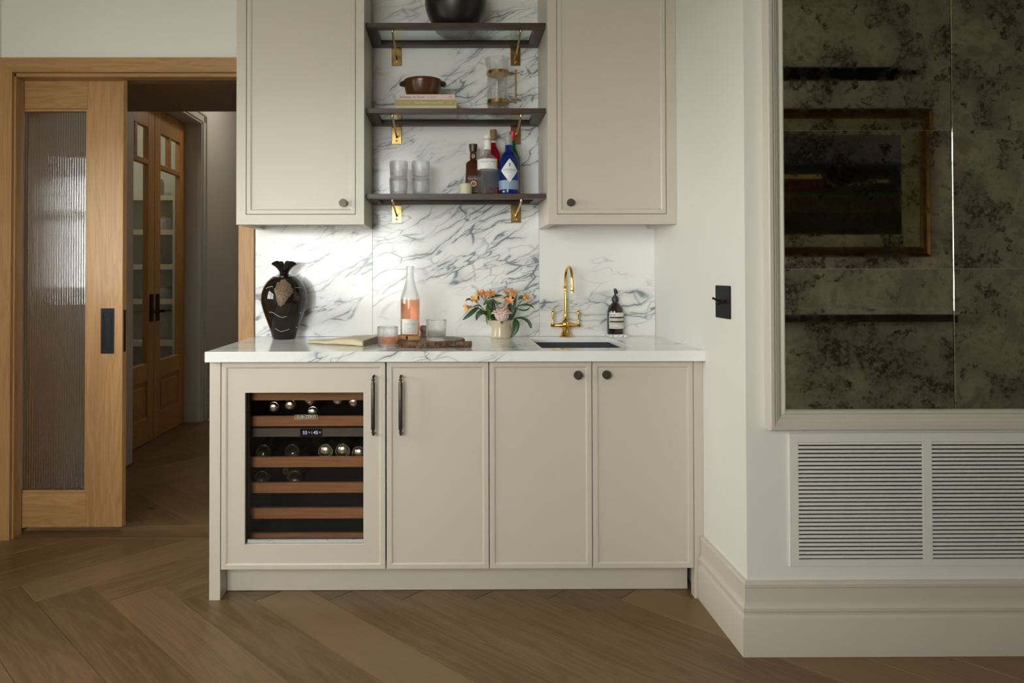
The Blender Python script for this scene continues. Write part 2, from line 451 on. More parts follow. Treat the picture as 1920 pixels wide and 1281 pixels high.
for k in range(-40, 60):
    for m in range(-8, 9):
        for typ in (0, 1):
            if typ == 0: s0, t0, ds, dt, ang = k * W_ + 2 * L_ * m, k * W_, L_, W_, -PI / 4
            else: s0, t0, ds, dt, ang = k * W_, k * W_ - 2 * L_ + W_ + 2 * L_ * m, W_, L_, PI / 4
            poly = rect_of(s0, t0, ds, dt); ctr = st2w(s0 + ds / 2, t0 + dt / 2)
            if not (XL - .6 < ctr.x < XR + .6 and YR - .6 < ctr.y < 8.2): continue
            for (xa, xb), (ya, yb) in RECTS:
                q = poly; whole = all(xa <= p[0] <= xb and ya <= p[1] <= yb for p in poly)
                if not whole:
                    for n_, d_ in (((1, 0), xb), ((-1, 0), -xa), ((0, 1), yb), ((0, -1), -ya)):
                        q = clip(q, n_, d_)
                        if len(q) < 3: break
                    if len(q) < 3: continue
                    area = abs(sum(q[i][0] * q[(i + 1) % len(q)][1] - q[(i + 1) % len(q)][0] * q[i][1] for i in range(len(q)))) / 2
                    if area < .0004: continue
                qc = (sum(p[0] for p in q) / len(q), sum(p[1] for p in q) / len(q))
                plank(ctr.x, ctr.y, ang, None if whole else q, in_view(*qc))
fo = mk('plank_field', stuff, 'plank', fl); fo['kind'] = 'stuff'
struct('trim_1', box(-2.0, -.90, 3.203, 3.357, -.012, .0005, .001), 'threshold', label='oak threshold board under the sliding door')

# ---- walls
def wall_y(name, y0, y1, x0, x1, z0, z1, hole, mat):
    hx0, hx1, hz0, hz1 = hole; ps = []
    ps.append(box(x0, hx0, y0, y1, z0, z1)); ps.append(box(hx1, x1, y0, y1, z0, z1))
    if hz0 > z0 + .001: ps.append(box(hx0, hx1, y0, y1, z0, hz0))
    if hz1 < z1 - .001: ps.append(box(hx0, hx1, y0, y1, hz1, z1))
    return struct(name, cat(*ps), mat)
def wall_x(name, x0, x1, y0, y1, z0, z1, hole, mat):
    hy0, hy1, hz0, hz1 = hole; ps = [box(x0, x1, y0, hy0, z0, z1), box(x0, x1, hy1, y1, z0, z1)]
    if hz0 > z0 + .001: ps.append(box(x0, x1, hy0, hy1, z0, hz0))
    if hz1 < z1 - .001: ps.append(box(x0, x1, hy0, hy1, hz1, z1))
    return struct(name, cat(*ps), mat)
ZDH = 2.125
wall_y('wall_back', YB - .02, 3.262, XL - .15, XRET + .15, 0, ZC, (-2.0, -.95, -1, ZDH), 'wall')['label'] = 'off white painted wall above the doorway'
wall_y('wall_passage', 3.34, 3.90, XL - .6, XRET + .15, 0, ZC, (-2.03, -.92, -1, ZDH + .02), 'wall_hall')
wall_x('wall_left', XL - .18, XL, YR - .18, 3.2, 0, ZC, LW, 'wall')
wall_y('wall_rear', YR - .18, YR, XL, XR, 0, ZC, RW, 'wall')
struct('wall_right', box(XR, XR + .15, YR - .18, YMIR, 0, ZC), 'wall')
struct('wall_return', box(XRET, 1.10, YMIR, 3.2, 0, ZC), 'wall', label='bright off white return wall beside the marble counter')
struct('wall_mirror', box(1.10, XR + .15, YMIR, YMIR + .15, 0, ZC), 'wall', label='off white wall carrying the mirror and the vent')
struct('ceiling', box(XL - .18, XR + .15, YR - .18, 3.2, ZC, ZC + .12), 'ceil')
# windows with frames, mullions and panes
def window(name, axis, a0, a1, z0, z1, d0, d1):
    """opening a0..a1 along the wall; d0..d1 frame depth range on the other axis"""
    def bx(p0, p1, q0, q1, e0, e1):
        return box(e0, e1, p0, p1, q0, q1, .003) if axis == 'x' else box(p0, p1, e0, e1, q0, q1, .003)
    c = ((d0 + d1) / 2, (a0 + a1) / 2, z0) if axis == 'x' else ((a0 + a1) / 2, (d0 + d1) / 2, z0)
    e = struct_empty(name, c)
    fw = .055
    mk('frame_side', bx(a0, a0 + fw, z0, z1, d0, d1), 'trim', e); mk('frame_side', bx(a1 - fw, a1, z0, z1, d0, d1), 'trim', e)
    mk('frame_top', bx(a0 + fw, a1 - fw, z1 - fw, z1, d0, d1), 'trim', e); mk('frame_sill', bx(a0 + fw, a1 - fw, z0, z0 + fw, d0, d1), 'trim', e)
    na = 2; nz = 2
    dm = (d0 + d1) / 2
    for i in range(1, na):
        a = a0 + (a1 - a0) * i / na; mk('mullion', bx(a - .014, a + .014, z0 + fw, z1 - fw, dm - .02, dm + .02), 'trim', e)
    for i in range(1, nz):
        z = z0 + (z1 - z0) * .62; mk('mullion', bx(a0 + fw, a1 - fw, z - .014, z + .014, dm - .018, dm + .018), 'trim', e)
    mk('pane', bx(a0 + fw, a1 - fw, z0 + fw, z1 - fw, dm - .002, dm + .002), 'pane', e)
window('window_1', 'x', LW[0], LW[1], LW[2], LW[3], XL - .13, XL - .05)
window('window_2', 'y', RW[0], RW[1], RW[2], RW[3], YR - .13, YR - .05)
gp = plain('lawn', (.11, .115, .07), .9)
struct('ground', box(-16, -2.3, -14, 7, -.5, -.4), gp); struct('ground', box(-2.3, 6, -14, -1.1, -.5, -.4), gp)

# ---- baseboards (profile thickness by height)
BP = [(.0225, 0), (.0225, .116), (.020, .122), (.0165, .128), (.0165, .136), (.020, .140), (.020, .150), (.0165, .155), (.0125, .162), (.0115, .172), (.0115, .210), (.0145, .213), (.0145, .222), (.010, .229), (.004, .231), (0, .231)]
def baseboard(name, pts, label):
    """pts: function t -> list of corner points for each profile offset"""
    v, f = [], []; n = len(BP); m = len(pts(0))
    for t, z in BP:
        for p in pts(t): v.append((p[0], p[1], z))
    for i in range(n - 1):
        for j in range(m - 1): f.append((i * m + j, i * m + j + 1, (i + 1) * m + j + 1, (i + 1) * m + j))
    f.append(tuple(i * m for i in range(n))); f.append(tuple(i * m + m - 1 for i in range(n)))
    struct(name, (v, f), 'trim', label=label, smooth=.5)
baseboard('baseboard_return', lambda t: [(XRET - t, 2.5855), (XRET - t, YMIR - t)], 'short tall moulded baseboard on the return wall')
baseboard('baseboard_right', lambda t: [(XRET - t, YMIR - t), (XR, YMIR - t)], 'long tall moulded baseboard under the vent')

# ---- doorway casing and jambs
tc = struct_empty('trim_2', (-1.45, 3.19, 0), 'oak casing around the sliding door opening')
yc0, yc1 = 3.182, 3.2
mk('casing_head', ([(-2.0495, yc0, 2.192), (-.8875, yc0, 2.192), (-.8875, yc0, 2.125), (-1.99, yc0, 2.125), (-2.0495, yc1, 2.192), (-.8875, yc1, 2.192), (-.8875, yc1, 2.125), (-1.99, yc1, 2.125)],
    [(0, 1, 2, 3), (7, 6, 5, 4), (0, 4, 5, 1), (1, 5, 6, 2), (2, 6, 7, 3), (3, 7, 4, 0)]), 'oak_x', tc)
mk('casing_side', ([(-2.0495, yc0, 0), (-1.99, yc0, 0), (-1.99, yc0, 2.125), (-2.0495, yc0, 2.192), (-2.0495, yc1, 0), (-1.99, yc1, 0), (-1.99, yc1, 2.125), (-2.0495, yc1, 2.192)],
    [(0, 1, 2, 3), (7, 6, 5, 4), (0, 4, 5, 1), (1, 5, 6, 2), (2, 6, 7, 3), (3, 7, 4, 0)]), 'oak_z', tc)
mk('casing_side', box(-.958, -.8875, yc0, yc1, 0, 2.1245, .001), 'oak_z', tc)
mk('jamb_side', box(-2.0, -1.983, 3.2005, 3.262, 0, 2.11, .0015), 'oak_z', tc)
mk('jamb_head', box(-1.983, -.95, 3.2005, 3.262, 2.108, 2.1245, .0015), 'oak_x', tc)
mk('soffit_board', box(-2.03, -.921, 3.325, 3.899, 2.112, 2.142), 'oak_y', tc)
mk('lining_board', box(-2.03, -2.012, 3.34, 3.899, 0, 2.112), 'oak_z', tc)
mk('lining_board', box(-.94, -.921, 3.34, 3.899, 0, 2.112), 'oak_z', tc)

# ---- sliding reeded glass door
def reeded(x0, x1, z0, z1, y, pitch=.0115, amp=.0011, th=.006, axis='x'):
    n = max(2, int(round((x1 - x0) / pitch))); k = 8; fr = []
    for i in range(n):
        for j in range(k):
            t = j / k; fr.append((x0 + (x1 - x0) * (i + t) / n, y - amp * math.sin(PI * t) ** 2))
    fr.append((x1, y))
    m = len(fr); v = []
    for zz in (z0, z1):
        v += [(a, b, zz) for a, b in fr]
    bi = len(v)
    v += [(x0, y + th, z0), (x1, y + th, z0), (x0, y + th, z1), (x1, y + th, z1)]
    f = [(i, i + 1, m + i + 1, m + i) for i in range(m - 1)]
    f += [(bi, bi + 2, bi + 3, bi + 1), (0, m, bi + 2, bi), (m - 1, bi + 1, bi + 3, 2 * m - 1), tuple([bi] + [bi + 1] + list(range(m - 1, -1, -1))), tuple([bi + 3, bi + 2] + list(range(m, 2 * m)))]
    if axis == 'y': v = [(-b, a, c) for a, b, c in v]
    return v, f
d1 = struct_empty('door_1', (-1.78, 3.29, .03), 'oak sliding door with reeded glass and black flush pull')
dy0, dy1 = 3.268, 3.308
mk('stile', box(-1.689, -1.5225, dy0, dy1, .028, 2.15, .0015), 'oak_z', d1)
mk('stile', box(-2.24, -2.085, dy0, dy1, .028, 2.15, .0015), 'oak_z', d1)
mk('top_rail', box(-2.085, -1.689, dy0, dy1, 1.978, 2.15, .001), 'oak_x', d1)
mk('bottom_rail', box(-2.085, -1.689, dy0, dy1, .028, .186, .001), 'oak_x', d1)
bead = .012
mk('glazing_bead', box(-2.07, -1.689, dy0 + .004, dy0 + .016, 1.966, 1.978, .002), 'oak_x', d1)
mk('glazing_bead', box(-2.07, -1.689, dy0 + .004, dy0 + .016, .186, .198, .002), 'oak_x', d1)
mk('glazing_bead', box(-1.6995, -1.689, dy0 + .004, dy0 + .016, .198, 1.966, .002), 'oak_z', d1)
mk('reeded_glass', reeded(-2.085, -1.695, .190, 1.974, dy0 + .020), 'reed', d1, smooth=.7)
ph = mk('flush_pull', rings_xz([(-1.6225, -1.5615, .833, 1.044, dy0 + .001), (-1.6225, -1.5615, .833, 1.044, dy0 - .003), (-1.6105, -1.5735, .851, 1.026, dy0 - .003), (-1.6105, -1.5735, .851, 1.026, dy0 - .0005)]), 'black_metal', d1)
mk('pull_cup', box(-1.604, -1.5745, dy0 - .0025, dy0 - .0006, .854, 1.022, .001), 'black_metal', ph)
mk('edge_lock', box(-1.5225, -1.5205, dy0 + .010, dy0 + .030, .84, 1.035, .0005), 'black_metal', d1)

# ---- hallway beyond
XH = -2.03
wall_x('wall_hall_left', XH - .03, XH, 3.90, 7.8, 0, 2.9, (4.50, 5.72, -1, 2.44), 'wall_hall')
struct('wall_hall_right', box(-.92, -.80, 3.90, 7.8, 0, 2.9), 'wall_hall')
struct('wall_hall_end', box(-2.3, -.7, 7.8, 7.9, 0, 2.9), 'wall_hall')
struct('ceiling_hall', box(-2.3, -.7, 3.90, 7.9, 2.9, 3.0), 'ceil')
t3 = struct_empty('trim_3', (-2.1, 5.1, 0), 'painted casing of the hallway double doors')
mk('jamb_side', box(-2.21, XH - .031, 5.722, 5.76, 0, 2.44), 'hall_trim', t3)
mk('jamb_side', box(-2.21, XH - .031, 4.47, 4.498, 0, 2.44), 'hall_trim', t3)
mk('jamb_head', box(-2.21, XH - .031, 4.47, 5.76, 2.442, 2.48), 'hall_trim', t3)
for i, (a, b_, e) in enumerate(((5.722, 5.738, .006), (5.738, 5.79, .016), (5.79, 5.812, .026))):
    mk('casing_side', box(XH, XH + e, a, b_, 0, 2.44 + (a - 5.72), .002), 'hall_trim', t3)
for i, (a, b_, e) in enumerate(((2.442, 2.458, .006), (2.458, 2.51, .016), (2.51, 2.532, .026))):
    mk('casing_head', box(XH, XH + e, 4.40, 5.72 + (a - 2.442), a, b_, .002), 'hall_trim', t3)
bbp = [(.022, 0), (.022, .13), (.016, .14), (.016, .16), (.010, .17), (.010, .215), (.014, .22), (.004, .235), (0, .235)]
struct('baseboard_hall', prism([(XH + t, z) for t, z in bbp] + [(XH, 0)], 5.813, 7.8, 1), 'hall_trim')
def french_door(name, y0, y1, handle_at, label):
    xf0, xb = -2.16, -2.20        # front face (towards hall) and back
    e = struct_empty(name, (-2.18, (y0 + y1) / 2, .01), label)
    st = .105
    mk('stile', box(xb, xf0, y0, y0 + st, .004, 2.436, .002), 'oak_hall', e); mk('stile', box(xb, xf0, y1 - st, y1, .004, 2.436, .002), 'oak_hall', e)
    for nm, a, b_ in (('top_rail', 2.262, 2.436), ('lock_rail', 1.995, 2.03), ('middle_rail', .44, .565), ('bottom_rail', .004, .18)):
        mk(nm, box(xb, xf0, y0 + st, y1 - st, a, b_, .002), 'oak_hall', e)
    ym = (y0 + y1) / 2
    mk('muntin', box(xb + .004, xf0 - .004, ym - .02, ym + .02, 2.03, 2.262, .002), 'oak_hall', e)
    for a, b_ in ((y0 + st, ym - .02), (ym + .02, y1 - st)): mk('pane', box(-2.183, -2.178, a, b_, 2.03, 2.262), 'pane', e)
    mk('pane', reeded(y0 + st, y1 - st, .565, 1.995, 2.176, pitch=.014, amp=.0009, th=.005, axis='y'), 'pane', e, smooth=.7)
    mk('lower_panel', box(-2.19, -2.172, y0 + st, y1 - st, .18, .44, .001), 'oak_hall', e)
    mk('raised_field', box(-2.175, -2.164, y0 + st + .035, y1 - st - .035, .215, .405, .006), 'oak_hall', e)
    hy = y1 - .05 if handle_at == 'far' else y0 + .05
    sgn = -1 if handle_at == 'far' else 1
    h = mk('handle_plate', box(xf0, xf0 + .008, hy - .026, hy + .026, .862, 1.062, .002), 'black_metal', e)
    mk('lever', cat(tube([(xf0 + .006, hy, .935), (xf0 + .05, hy, .935)], .011, 10), tube([(xf0 + .05, hy - sgn * .008, .935), (xf0 + .052, hy + sgn * .05, .938), (xf0 + .05, hy + sgn * .125, .933)], [.009, .007, .008], 8)), 'black_metal', h, smooth=.7)
french_door('door_2', 4.545, 5.128, 'far', 'nearer oak and glass hallway door with black lever')
french_door('door_3', 5.134, 5.717, 'near', 'farther oak and glass hallway door with black lever')
# pantry behind the double doors
pw = paint('pantry_paint', (.62, .62, .56), .6)
struct('wall_pantry', cat(box(-3.25, -3.2, 4.1, 6.2, 0, 2.75), box(-3.2, -2.212, 4.1, 4.14, 0, 2.75), box(-3.2, -2.212, 6.16, 6.2, 0, 2.75)), pw)
struct('ceiling_pantry', box(-3.25, -2.212, 4.1, 6.2, 2.75, 2.8), 'ceil')
struct('floor_pantry', box(-3.25, -2.212, 4.1, 6.2, -.06, -.001), 'subfloor')
struct('wall_pantry_door', cat(box(-2.26, -2.212, 4.14, 4.54, 0, 2.75), box(-2.26, -2.212, 5.72, 6.16, 0, 2.75), box(-2.26, -2.212, 4.54, 5.72, 2.44, 2.75)), pw)
struct('trim_4', box(-2.212, -2.001, 4.47, 5.76, -.0120, .0005), 'threshold', label='dark threshold under the hallway double doors')
psh = paint('pantry_shelf_paint', (.70, .62, .44), .5)
for z, nm in ((.62, 'lowest'), (.97, 'second lowest'), (1.26, 'middle'), (1.55, 'second highest'), (1.84, 'highest')):
    s_ = thing('pantry_shelf', nm + ' pale pantry shelf seen through the hallway door glass', 'shelf', (-2.74, 6.0, z), 'pantry shelves')
    mk('shelf_board', box(-3.199, -2.262, 5.86, 6.159, z, z + .028, .002), psh, s_)
    mk('front_edge', box(-3.199, -2.262, 5.845, 5.859, z - .014, z + .030, .002), psh, s_)
jar_m = plain('stoneware', (.30, .32, .31), .35); jar_l = plain('jar_lid', (.50, .36, .18), .6)
for lbl, x, z, r, h in (('grey storage jar on the highest pantry shelf', -2.50, 1.868, .06, .15), ('wide grey storage jar on the second highest pantry shelf', -2.42, 1.578, .08, .11), ('grey storage jar on the middle pantry shelf', -2.52, 1.288, .07, .16), ('short grey storage jar on the second lowest pantry shelf', -2.44, .998, .075, .10)):
    t = thing('storage_jar', lbl, 'jar', (x, 5.98, z + .0005), 'pantry storage jars')
    mk('jar_body', lathe([(0, 0), (r * .92, 0), (r, .006), (r, h * .8), (r * .85, h * .92), (r * .8, h * .93), (0, h * .93)], 28, (x, 5.98, z + .0005)), jar_m, t, smooth=.8)
    mk('lid', lathe([(0, h * .931), (r * .84, h * .931), (r * .84, h), (r * .2, h * 1.02), (r * .18, h * 1.12), (0, h * 1.14)], 28, (x, 5.98, z + .0005)), jar_l, t, smooth=.8)
def lamp(name, label, loc, power, r, col=(1, .92, .80)):  # fill lamps added out of view to brighten pantry and hallway
    t = thing(name, label, 'lamp', loc)
    em = NT(name + '_diffuser'); em.set((.9, .88, .8), .5, Emission_Color=(*col, 1), Emission_Strength=2.0)
    mk('fill_lamp_base', lathe([(r, 0), (r, -.02), (r * .96, -.022)], 24, loc), 'trim', t)
    mk('diffuser', lathe([(r * .94, -.022), (r * .85, -.04), (0, -.045)], 24, loc), em.m, t, smooth=1)
    l = bpy.data.lights.new(name + '_light', 'POINT'); l.energy = power; l.color = col; l.shadow_soft_size = r * .6
    o = bpy.data.objects.new(name + '_light', l); C.objects.link(o); o.parent = t; o.location = (0, 0, -.13)
lamp('pantry_fill_lamp', 'unseen fill lamp added on the pantry ceiling', (-2.7, 5.15, 2.75), 10, .12)  # added to light the pantry behind the door glass
lamp('hall_fill_lamp', 'unseen fill lamp added to brighten the hallway beyond the sliding door', (-1.45, 5.9, 2.9), 10, .14)  # added to lift the dark hallway, no lamp is seen there

# ================================================================== MARBLE BACKSPLASH + COUNTER
bs = struct_empty('wall_backsplash', (0, 3.2, .917), 'white marble backsplash with grey veins in three slabs')
mk('slab', box(-.8815, -.3495, 3.186, 3.1995, .9175, 2.9, .0006), 'marble_l', bs)
mk('slab', box(-.3487, .4105, 3.186, 3.1995, .9175, 2.9, .0006), 'marble_m', bs)
mk('slab', box(.4113, .9395, 3.186, 3.1995, .9175, 2.9, .0006), 'marble_r', bs)

ZT = .917
ct = thing('countertop', 'white marble countertop with grey veins and thick front edge', 'countertop', (0, 2.88, .88))
hx0, hx1, hy0, hy1 = .356, .706, 2.672, 3.105
def slab_with_hole():
    x0, x1, y0, y1, z0, z1, b = -.893, .9395, 2.56, 3.1995, .897, ZT, .0025
    def ring(d, z): return [(x0 + d, y0 + d, z), (x1 - d, y0 + d, z), (x1 - d, y1 - d, z), (x0 + d, y1 - d, z)]
    def hole(d, z): return [(hx0 - d, hy0 - d, z), (hx1 + d, hy0 - d, z), (hx1 + d, hy1 + d, z), (hx0 - d, hy1 + d, z)]
    R_ = [ring(0, z0), ring(0, z1 - b), ring(b, z1), hole(.002, z1), hole(0, z1 - .002), hole(0, z0)]
    v = [p for r in R_ for p in r]; f = []
    for i in range(6):
        a, b2 = i * 4, ((i + 1) % 6) * 4
        for j in range(4): f.append((a + j, a + (j + 1) % 4, b2 + (j + 1) % 4, b2 + j))
    return v, f
mk('slab', slab_with_hole(), 'marble_c', ct)
mk('front_apron', box(-.893, .9395, 2.56, 2.586, .879, .897), 'marble_c', ct)
mk('side_apron', box(-.893, -.868, 2.586, 3.199, .879, .897), 'marble_c', ct)
# sink
sk = thing('sink', 'dark grey undermount sink set in the marble counter', 'sink', (.531, 2.888, .70))
def basin():
    def ring(d, z): return [(hx0 - .006 + d, hy0 - .006 + d, z), (hx1 + .006 - d, hy0 - .006 + d, z), (hx1 + .006 - d, hy1 + .006 - d, z), (hx0 - .006 + d, hy1 + .006 - d, z)]
    R_ = [ring(-.02, .894), ring(-.02, .8965), ring(0, .8965), ring(.004, .71), ring(.02, .70), ring(.15, .695)]
    v = [p for r in R_ for p in r]; f = []
    for i in range(5):
        for j in range(4): f.append((i * 4 + j, i * 4 + (j + 1) % 4, i * 4 + 4 + (j + 1) % 4, i * 4 + 4 + j))
    f.append((20, 21, 22, 23)); return v, f
mk('basin', basin(), 'sink', sk)
mk('drain', lathe([(.045, .698), (.043, .7), (.03, .699), (0, .697)], 24, (.531, 2.888, 0)), 'steel', sk, smooth=.6)

# ================================================================== BASE CABINETS
YF = 2.59; ZD0, ZD1 = .112, .8745; TH = .022
tag(mk('end_panel', box(-.885, -.8445, YF, 3.199, 0, .8785, .001), 'cab'), 'tall narrow greige end panel left of the wine cooler, reaching the floor', 'panel')
tag(mk('filler_strip', cat(box(.9055, .9395, YF, YF + .04, 0, .8785, .001)), 'cab'), 'narrow greige filler strip between right cabinet door and return wall', 'panel')
tag(mk('toe_kick', box(-.844, .905, 2.668, 2.684, .001, .1115, .001), 'cab'), 'long recessed greige toe kick under the base cabinets', 'plinth')
def knob(x, y, z, parent):
    prof = [(0.0, 0), (.0065, 0), (.0065, .012), (.0135, .014), (.0158, .016), (.0162, .024), (.0150, .0262), (0, .0265)]
    v, f = lathe(prof, 24)
    return mk('knob', ([(x + a, y - c, z + b) for a, b, c in v], f), 'bronze', parent, smooth=.6)
def bar_handle(x, y, z0, z1, parent):
    so = .034
    h = mk('handle', tube([(x, y, z1 - .010), (x, y - so * .8, z1 - .010), (x, y - so, z1 - .016), (x, y - so, z1 - .024), (x, y - so, z1 - .03)], [.0045, .0045, .0045, .0045, .006], 12), 'bronze', parent, smooth=.7)
    tag(h, 'dark bronze bar handle')
    mk('handle_foot', tube([(x, y, z0 + .010), (x, y - so * .8, z0 + .010), (x, y - so, z0 + .016), (x, y - so, z0 + .024), (x, y - so, z0 + .03)], [.0045, .0045, .0045, .0045, .006], 12), 'bronze', h, smooth=.7)
    mk('grip', lathe([(0, 0), (.0065, 0), (.0075, .002), (.0075, z1 - z0 - .062), (.0065, z1 - z0 - .06), (0, z1 - z0 - .06)], 20, (x, y - so, z0 + .03)), 'bronze', h, smooth=.6)
    mk('collar', lathe([(.0062, 0), (.0072, .002), (.0062, .004)], 16, (x, y - so, z1 - .022)), 'bronze', h, smooth=.8)
    mk('collar', lathe([(.0062, 0), (.0072, .002), (.0062, .004)], 16, (x, y - so, z0 + .018)), 'bronze', h, smooth=.8)
def carcass(x0, x1, parent, y0=YF + TH + .002):
    t = .018
    mk('body', cat(box(x0, x0 + t, y0, 3.185, .1125, .878), box(x1 - t, x1, y0, 3.185, .1125, .878), box(x0 + t, x1 - t, y0, 3.185, .1125, .13), box(x0 + t, x1 - t, 3.165, 3.185, .13, .878)), 'cab', parent)
# wine cooler
wc = thing('wine_cooler', 'built-in wine cooler behind a greige panelled door with dark glass', 'wine cooler', (-.54, 2.88, .112))
hole = (-.7555, -.318, .203, .762)
dr = mk('door', panel_door(-.842, -.2365, ZD0, ZD1, YF, TH, hole=hole), 'cab', wc)
mk('door_glass', box(hole[0] - .01, hole[1] + .01, YF + .0225, YF + .0265, hole[2] - .01, hole[3] + .01), 'fridge_glass', dr)
mk('gasket', rings_xz([(hole[0] - .012, hole[1] + .012, hole[2] - .012, hole[3] + .012, YF + .027), (hole[0] + .009, hole[1] - .001, hole[2] + .002, hole[3] - .001, YF + .027), (hole[0] + .009, hole[1] - .001, hole[2] + .002, hole[3] - .001, YF + .045), (hole[0] - .012, hole[1] + .012, hole[2] - .012, hole[3] + .012, YF + .045)], link=True), 'dark', dr)
mk('steel_strip', box(hole[0] + .006, hole[1] - .001, YF + .014, YF + .0222, hole[2] + .001, hole[2] + .015, .001), 'steel', dr)
bar_handle(-.278, YF, .603, .834, dr)
liner = plain('cooler_liner', (.006, .006, .006), .7)
mk('liner', cat(box(-.832, -.80, 2.64, 3.17, .12, .872), box(-.275, -.243, 2.64, 3.17, .12, .872), box(-.80, -.275, 2.64, 3.17, .12, .16), box(-.80, -.275, 2.64, 3.17, .83, .872), box(-.80, -.275, 3.15, 3.17, .16, .83)), liner, wc)
YK = 2.668
for i, (a, b_) in enumerate(((.720, .752), (.6215, .660), (.466, .505), (.3685, .407), (.2715, .3105), (.197, .215))):
    r_ = mk('rack', box(-.785, -.29, YK, YK + .018, a, b_, .0015), 'rack', wc)
    mk('rack_tray', box(-.785, -.29, YK + .0185, YK + .03, a + .004, a + .008), liner, r_)
ctl = plain('control_strip', (.10, .09, .085), .45)
cs = mk('control_strip', box(-.785, -.29, YK + .004, YK + .03, .581, .614, .001), ctl, wc)
disp = NT('display'); disp.set((.004, .004, .012), .25)
dm = mk('display', box(-.568, -.484, YK + .001, YK + .0038, .583, .612), disp.m, cs)
dtx = NT('display_digits'); dtx.set((.6, .65, 1), .5, Emission_Color=(.62, .68, 1, 1), Emission_Strength=.9)
mk('digits', cat(text_flat('55', .0185, -.5490, YK + .0005, .597), text_flat('\u00b0F', .009, -.5335, YK + .0005, .597), text_flat('45', .0185, -.5085, YK + .0005, .597), text_flat('\u00b0F', .010, -.4935, YK + .0005, .597), box(-.5242, -.5234, YK + .0004, YK + .0009, .592, .602)), dtx.m, dm)
lg = metal('logo_silver', (.6, .6, .58), .35)
fr = []
for (a, b_, c_, d_) in ((-.5755, -.4905, .6605, .6612), (-.5755, -.4905, .6755, .6762), (-.5755, -.5748, .6605, .6762), (-.4912, -.4905, .6605, .6762)): fr.append(box(a, b_, YF + .0216, YF + .0223, c_, d_))
mk('logo', cat(text_flat('SUB\u2022ZERO', .0145, -.533, YF + .0218, .6682, 1.08), *fr), lg, dr)
# cabinet with bar handle
bc = thing('base_cabinet', 'single door greige base cabinet with bronze bar handle beside wine cooler', 'cabinet', (-.043, 2.88, .112))
carcass(-.2335, .147, bc)
dr = mk('door', panel_door(-.2315, .1455, ZD0, ZD1, YF, TH), 'cab', bc)
bar_handle(-.178, YF, .603, .834, dr)
# sink cabinet
sc_ = thing('sink_cabinet', 'two door greige sink base cabinet with round bronze knobs', 'cabinet', (.527, 2.88, .112))
t = .018
mk('body', cat(box(.1475, .1655, YF + .024, 3.185, .1125, .878), box(.886, .9045, YF + .024, 3.185, .1125, .878), box(.1655, .886, YF + .024, 3.185, .1125, .13), box(.1655, .886, 3.165, 3.185, .13, .878)), 'cab', sc_)
dr = mk('door', panel_door(.1485, .5275, ZD0, ZD1, YF, TH), 'cab', sc_); knob(.474, YF + .0045, .8265, dr)
dr = mk('door', panel_door(.5305, .9035, ZD0, ZD1, YF, TH), 'cab', sc_); knob(.5795, YF + .0045, .828, dr)

# ================================================================== WALL CABINETS
def wall_cabinet(x0, x1, dx0, dx1, knx, label):
    c = thing('wall_cabinet', label, 'cabinet', ((x0 + x1) / 2, 3.03, 1.405), 'wall cabinets')
    z0, z1, yf = 1.405, 2.85, 2.875
    mk('side_panel', box(x0, x0 + .034, yf + .0225, 3.1855, z0, z1, .001), 'cab', c); mk('side_panel', box(x1 - .034, x1, yf + .0225, 3.1855, z0, z1, .001), 'cab', c)
    mk('face_frame', rings_xz([(x0, x1, z0, z1, yf + .022), (x0, x1, z0, z1, yf + .001), (x0 + .001, x1 - .001, z0 + .001, z1 - .001, yf), (dx0, dx1, 1.446, z1 - .04, yf), (dx0, dx1, 1.446, z1 - .04, yf + .022)], link=True), 'cab', c)
    mk('bottom_panel', box(x0 + .034, x1 - .034, yf + .0225, 3.1855, z0 + .017, z0 + .035), 'cab', c)
    mk('top_panel', box(x0 + .034, x1 - .034, yf + .0225, 3.1855, z1 - .02, z1), 'cab', c)
    g = .002
    d = mk('door', panel_door(dx0 + g, dx1 - g, 1.446 + g, z1 - .04 - g, yf + .0005, .021, lip=.0175, rec=.004), 'cab', c)
    mk('dark_strip', box(dx0 - .012, dx1 + .012, yf + .0228, yf + .026, 1.436, 1.47), 'dark', c)  # near-black strip behind the lower door gap
    knob(knx, yf + .0045, 1.493, d)
wall_cabinet(-.875, -.349, -.8355, -.384, -.434, 'greige wall cabinet left of the open shelves, over the dark vase')
wall_cabinet(.4085, .9395, .4455, .8985, .4995, 'greige wall cabinet right of the open shelves, over the brass tap')

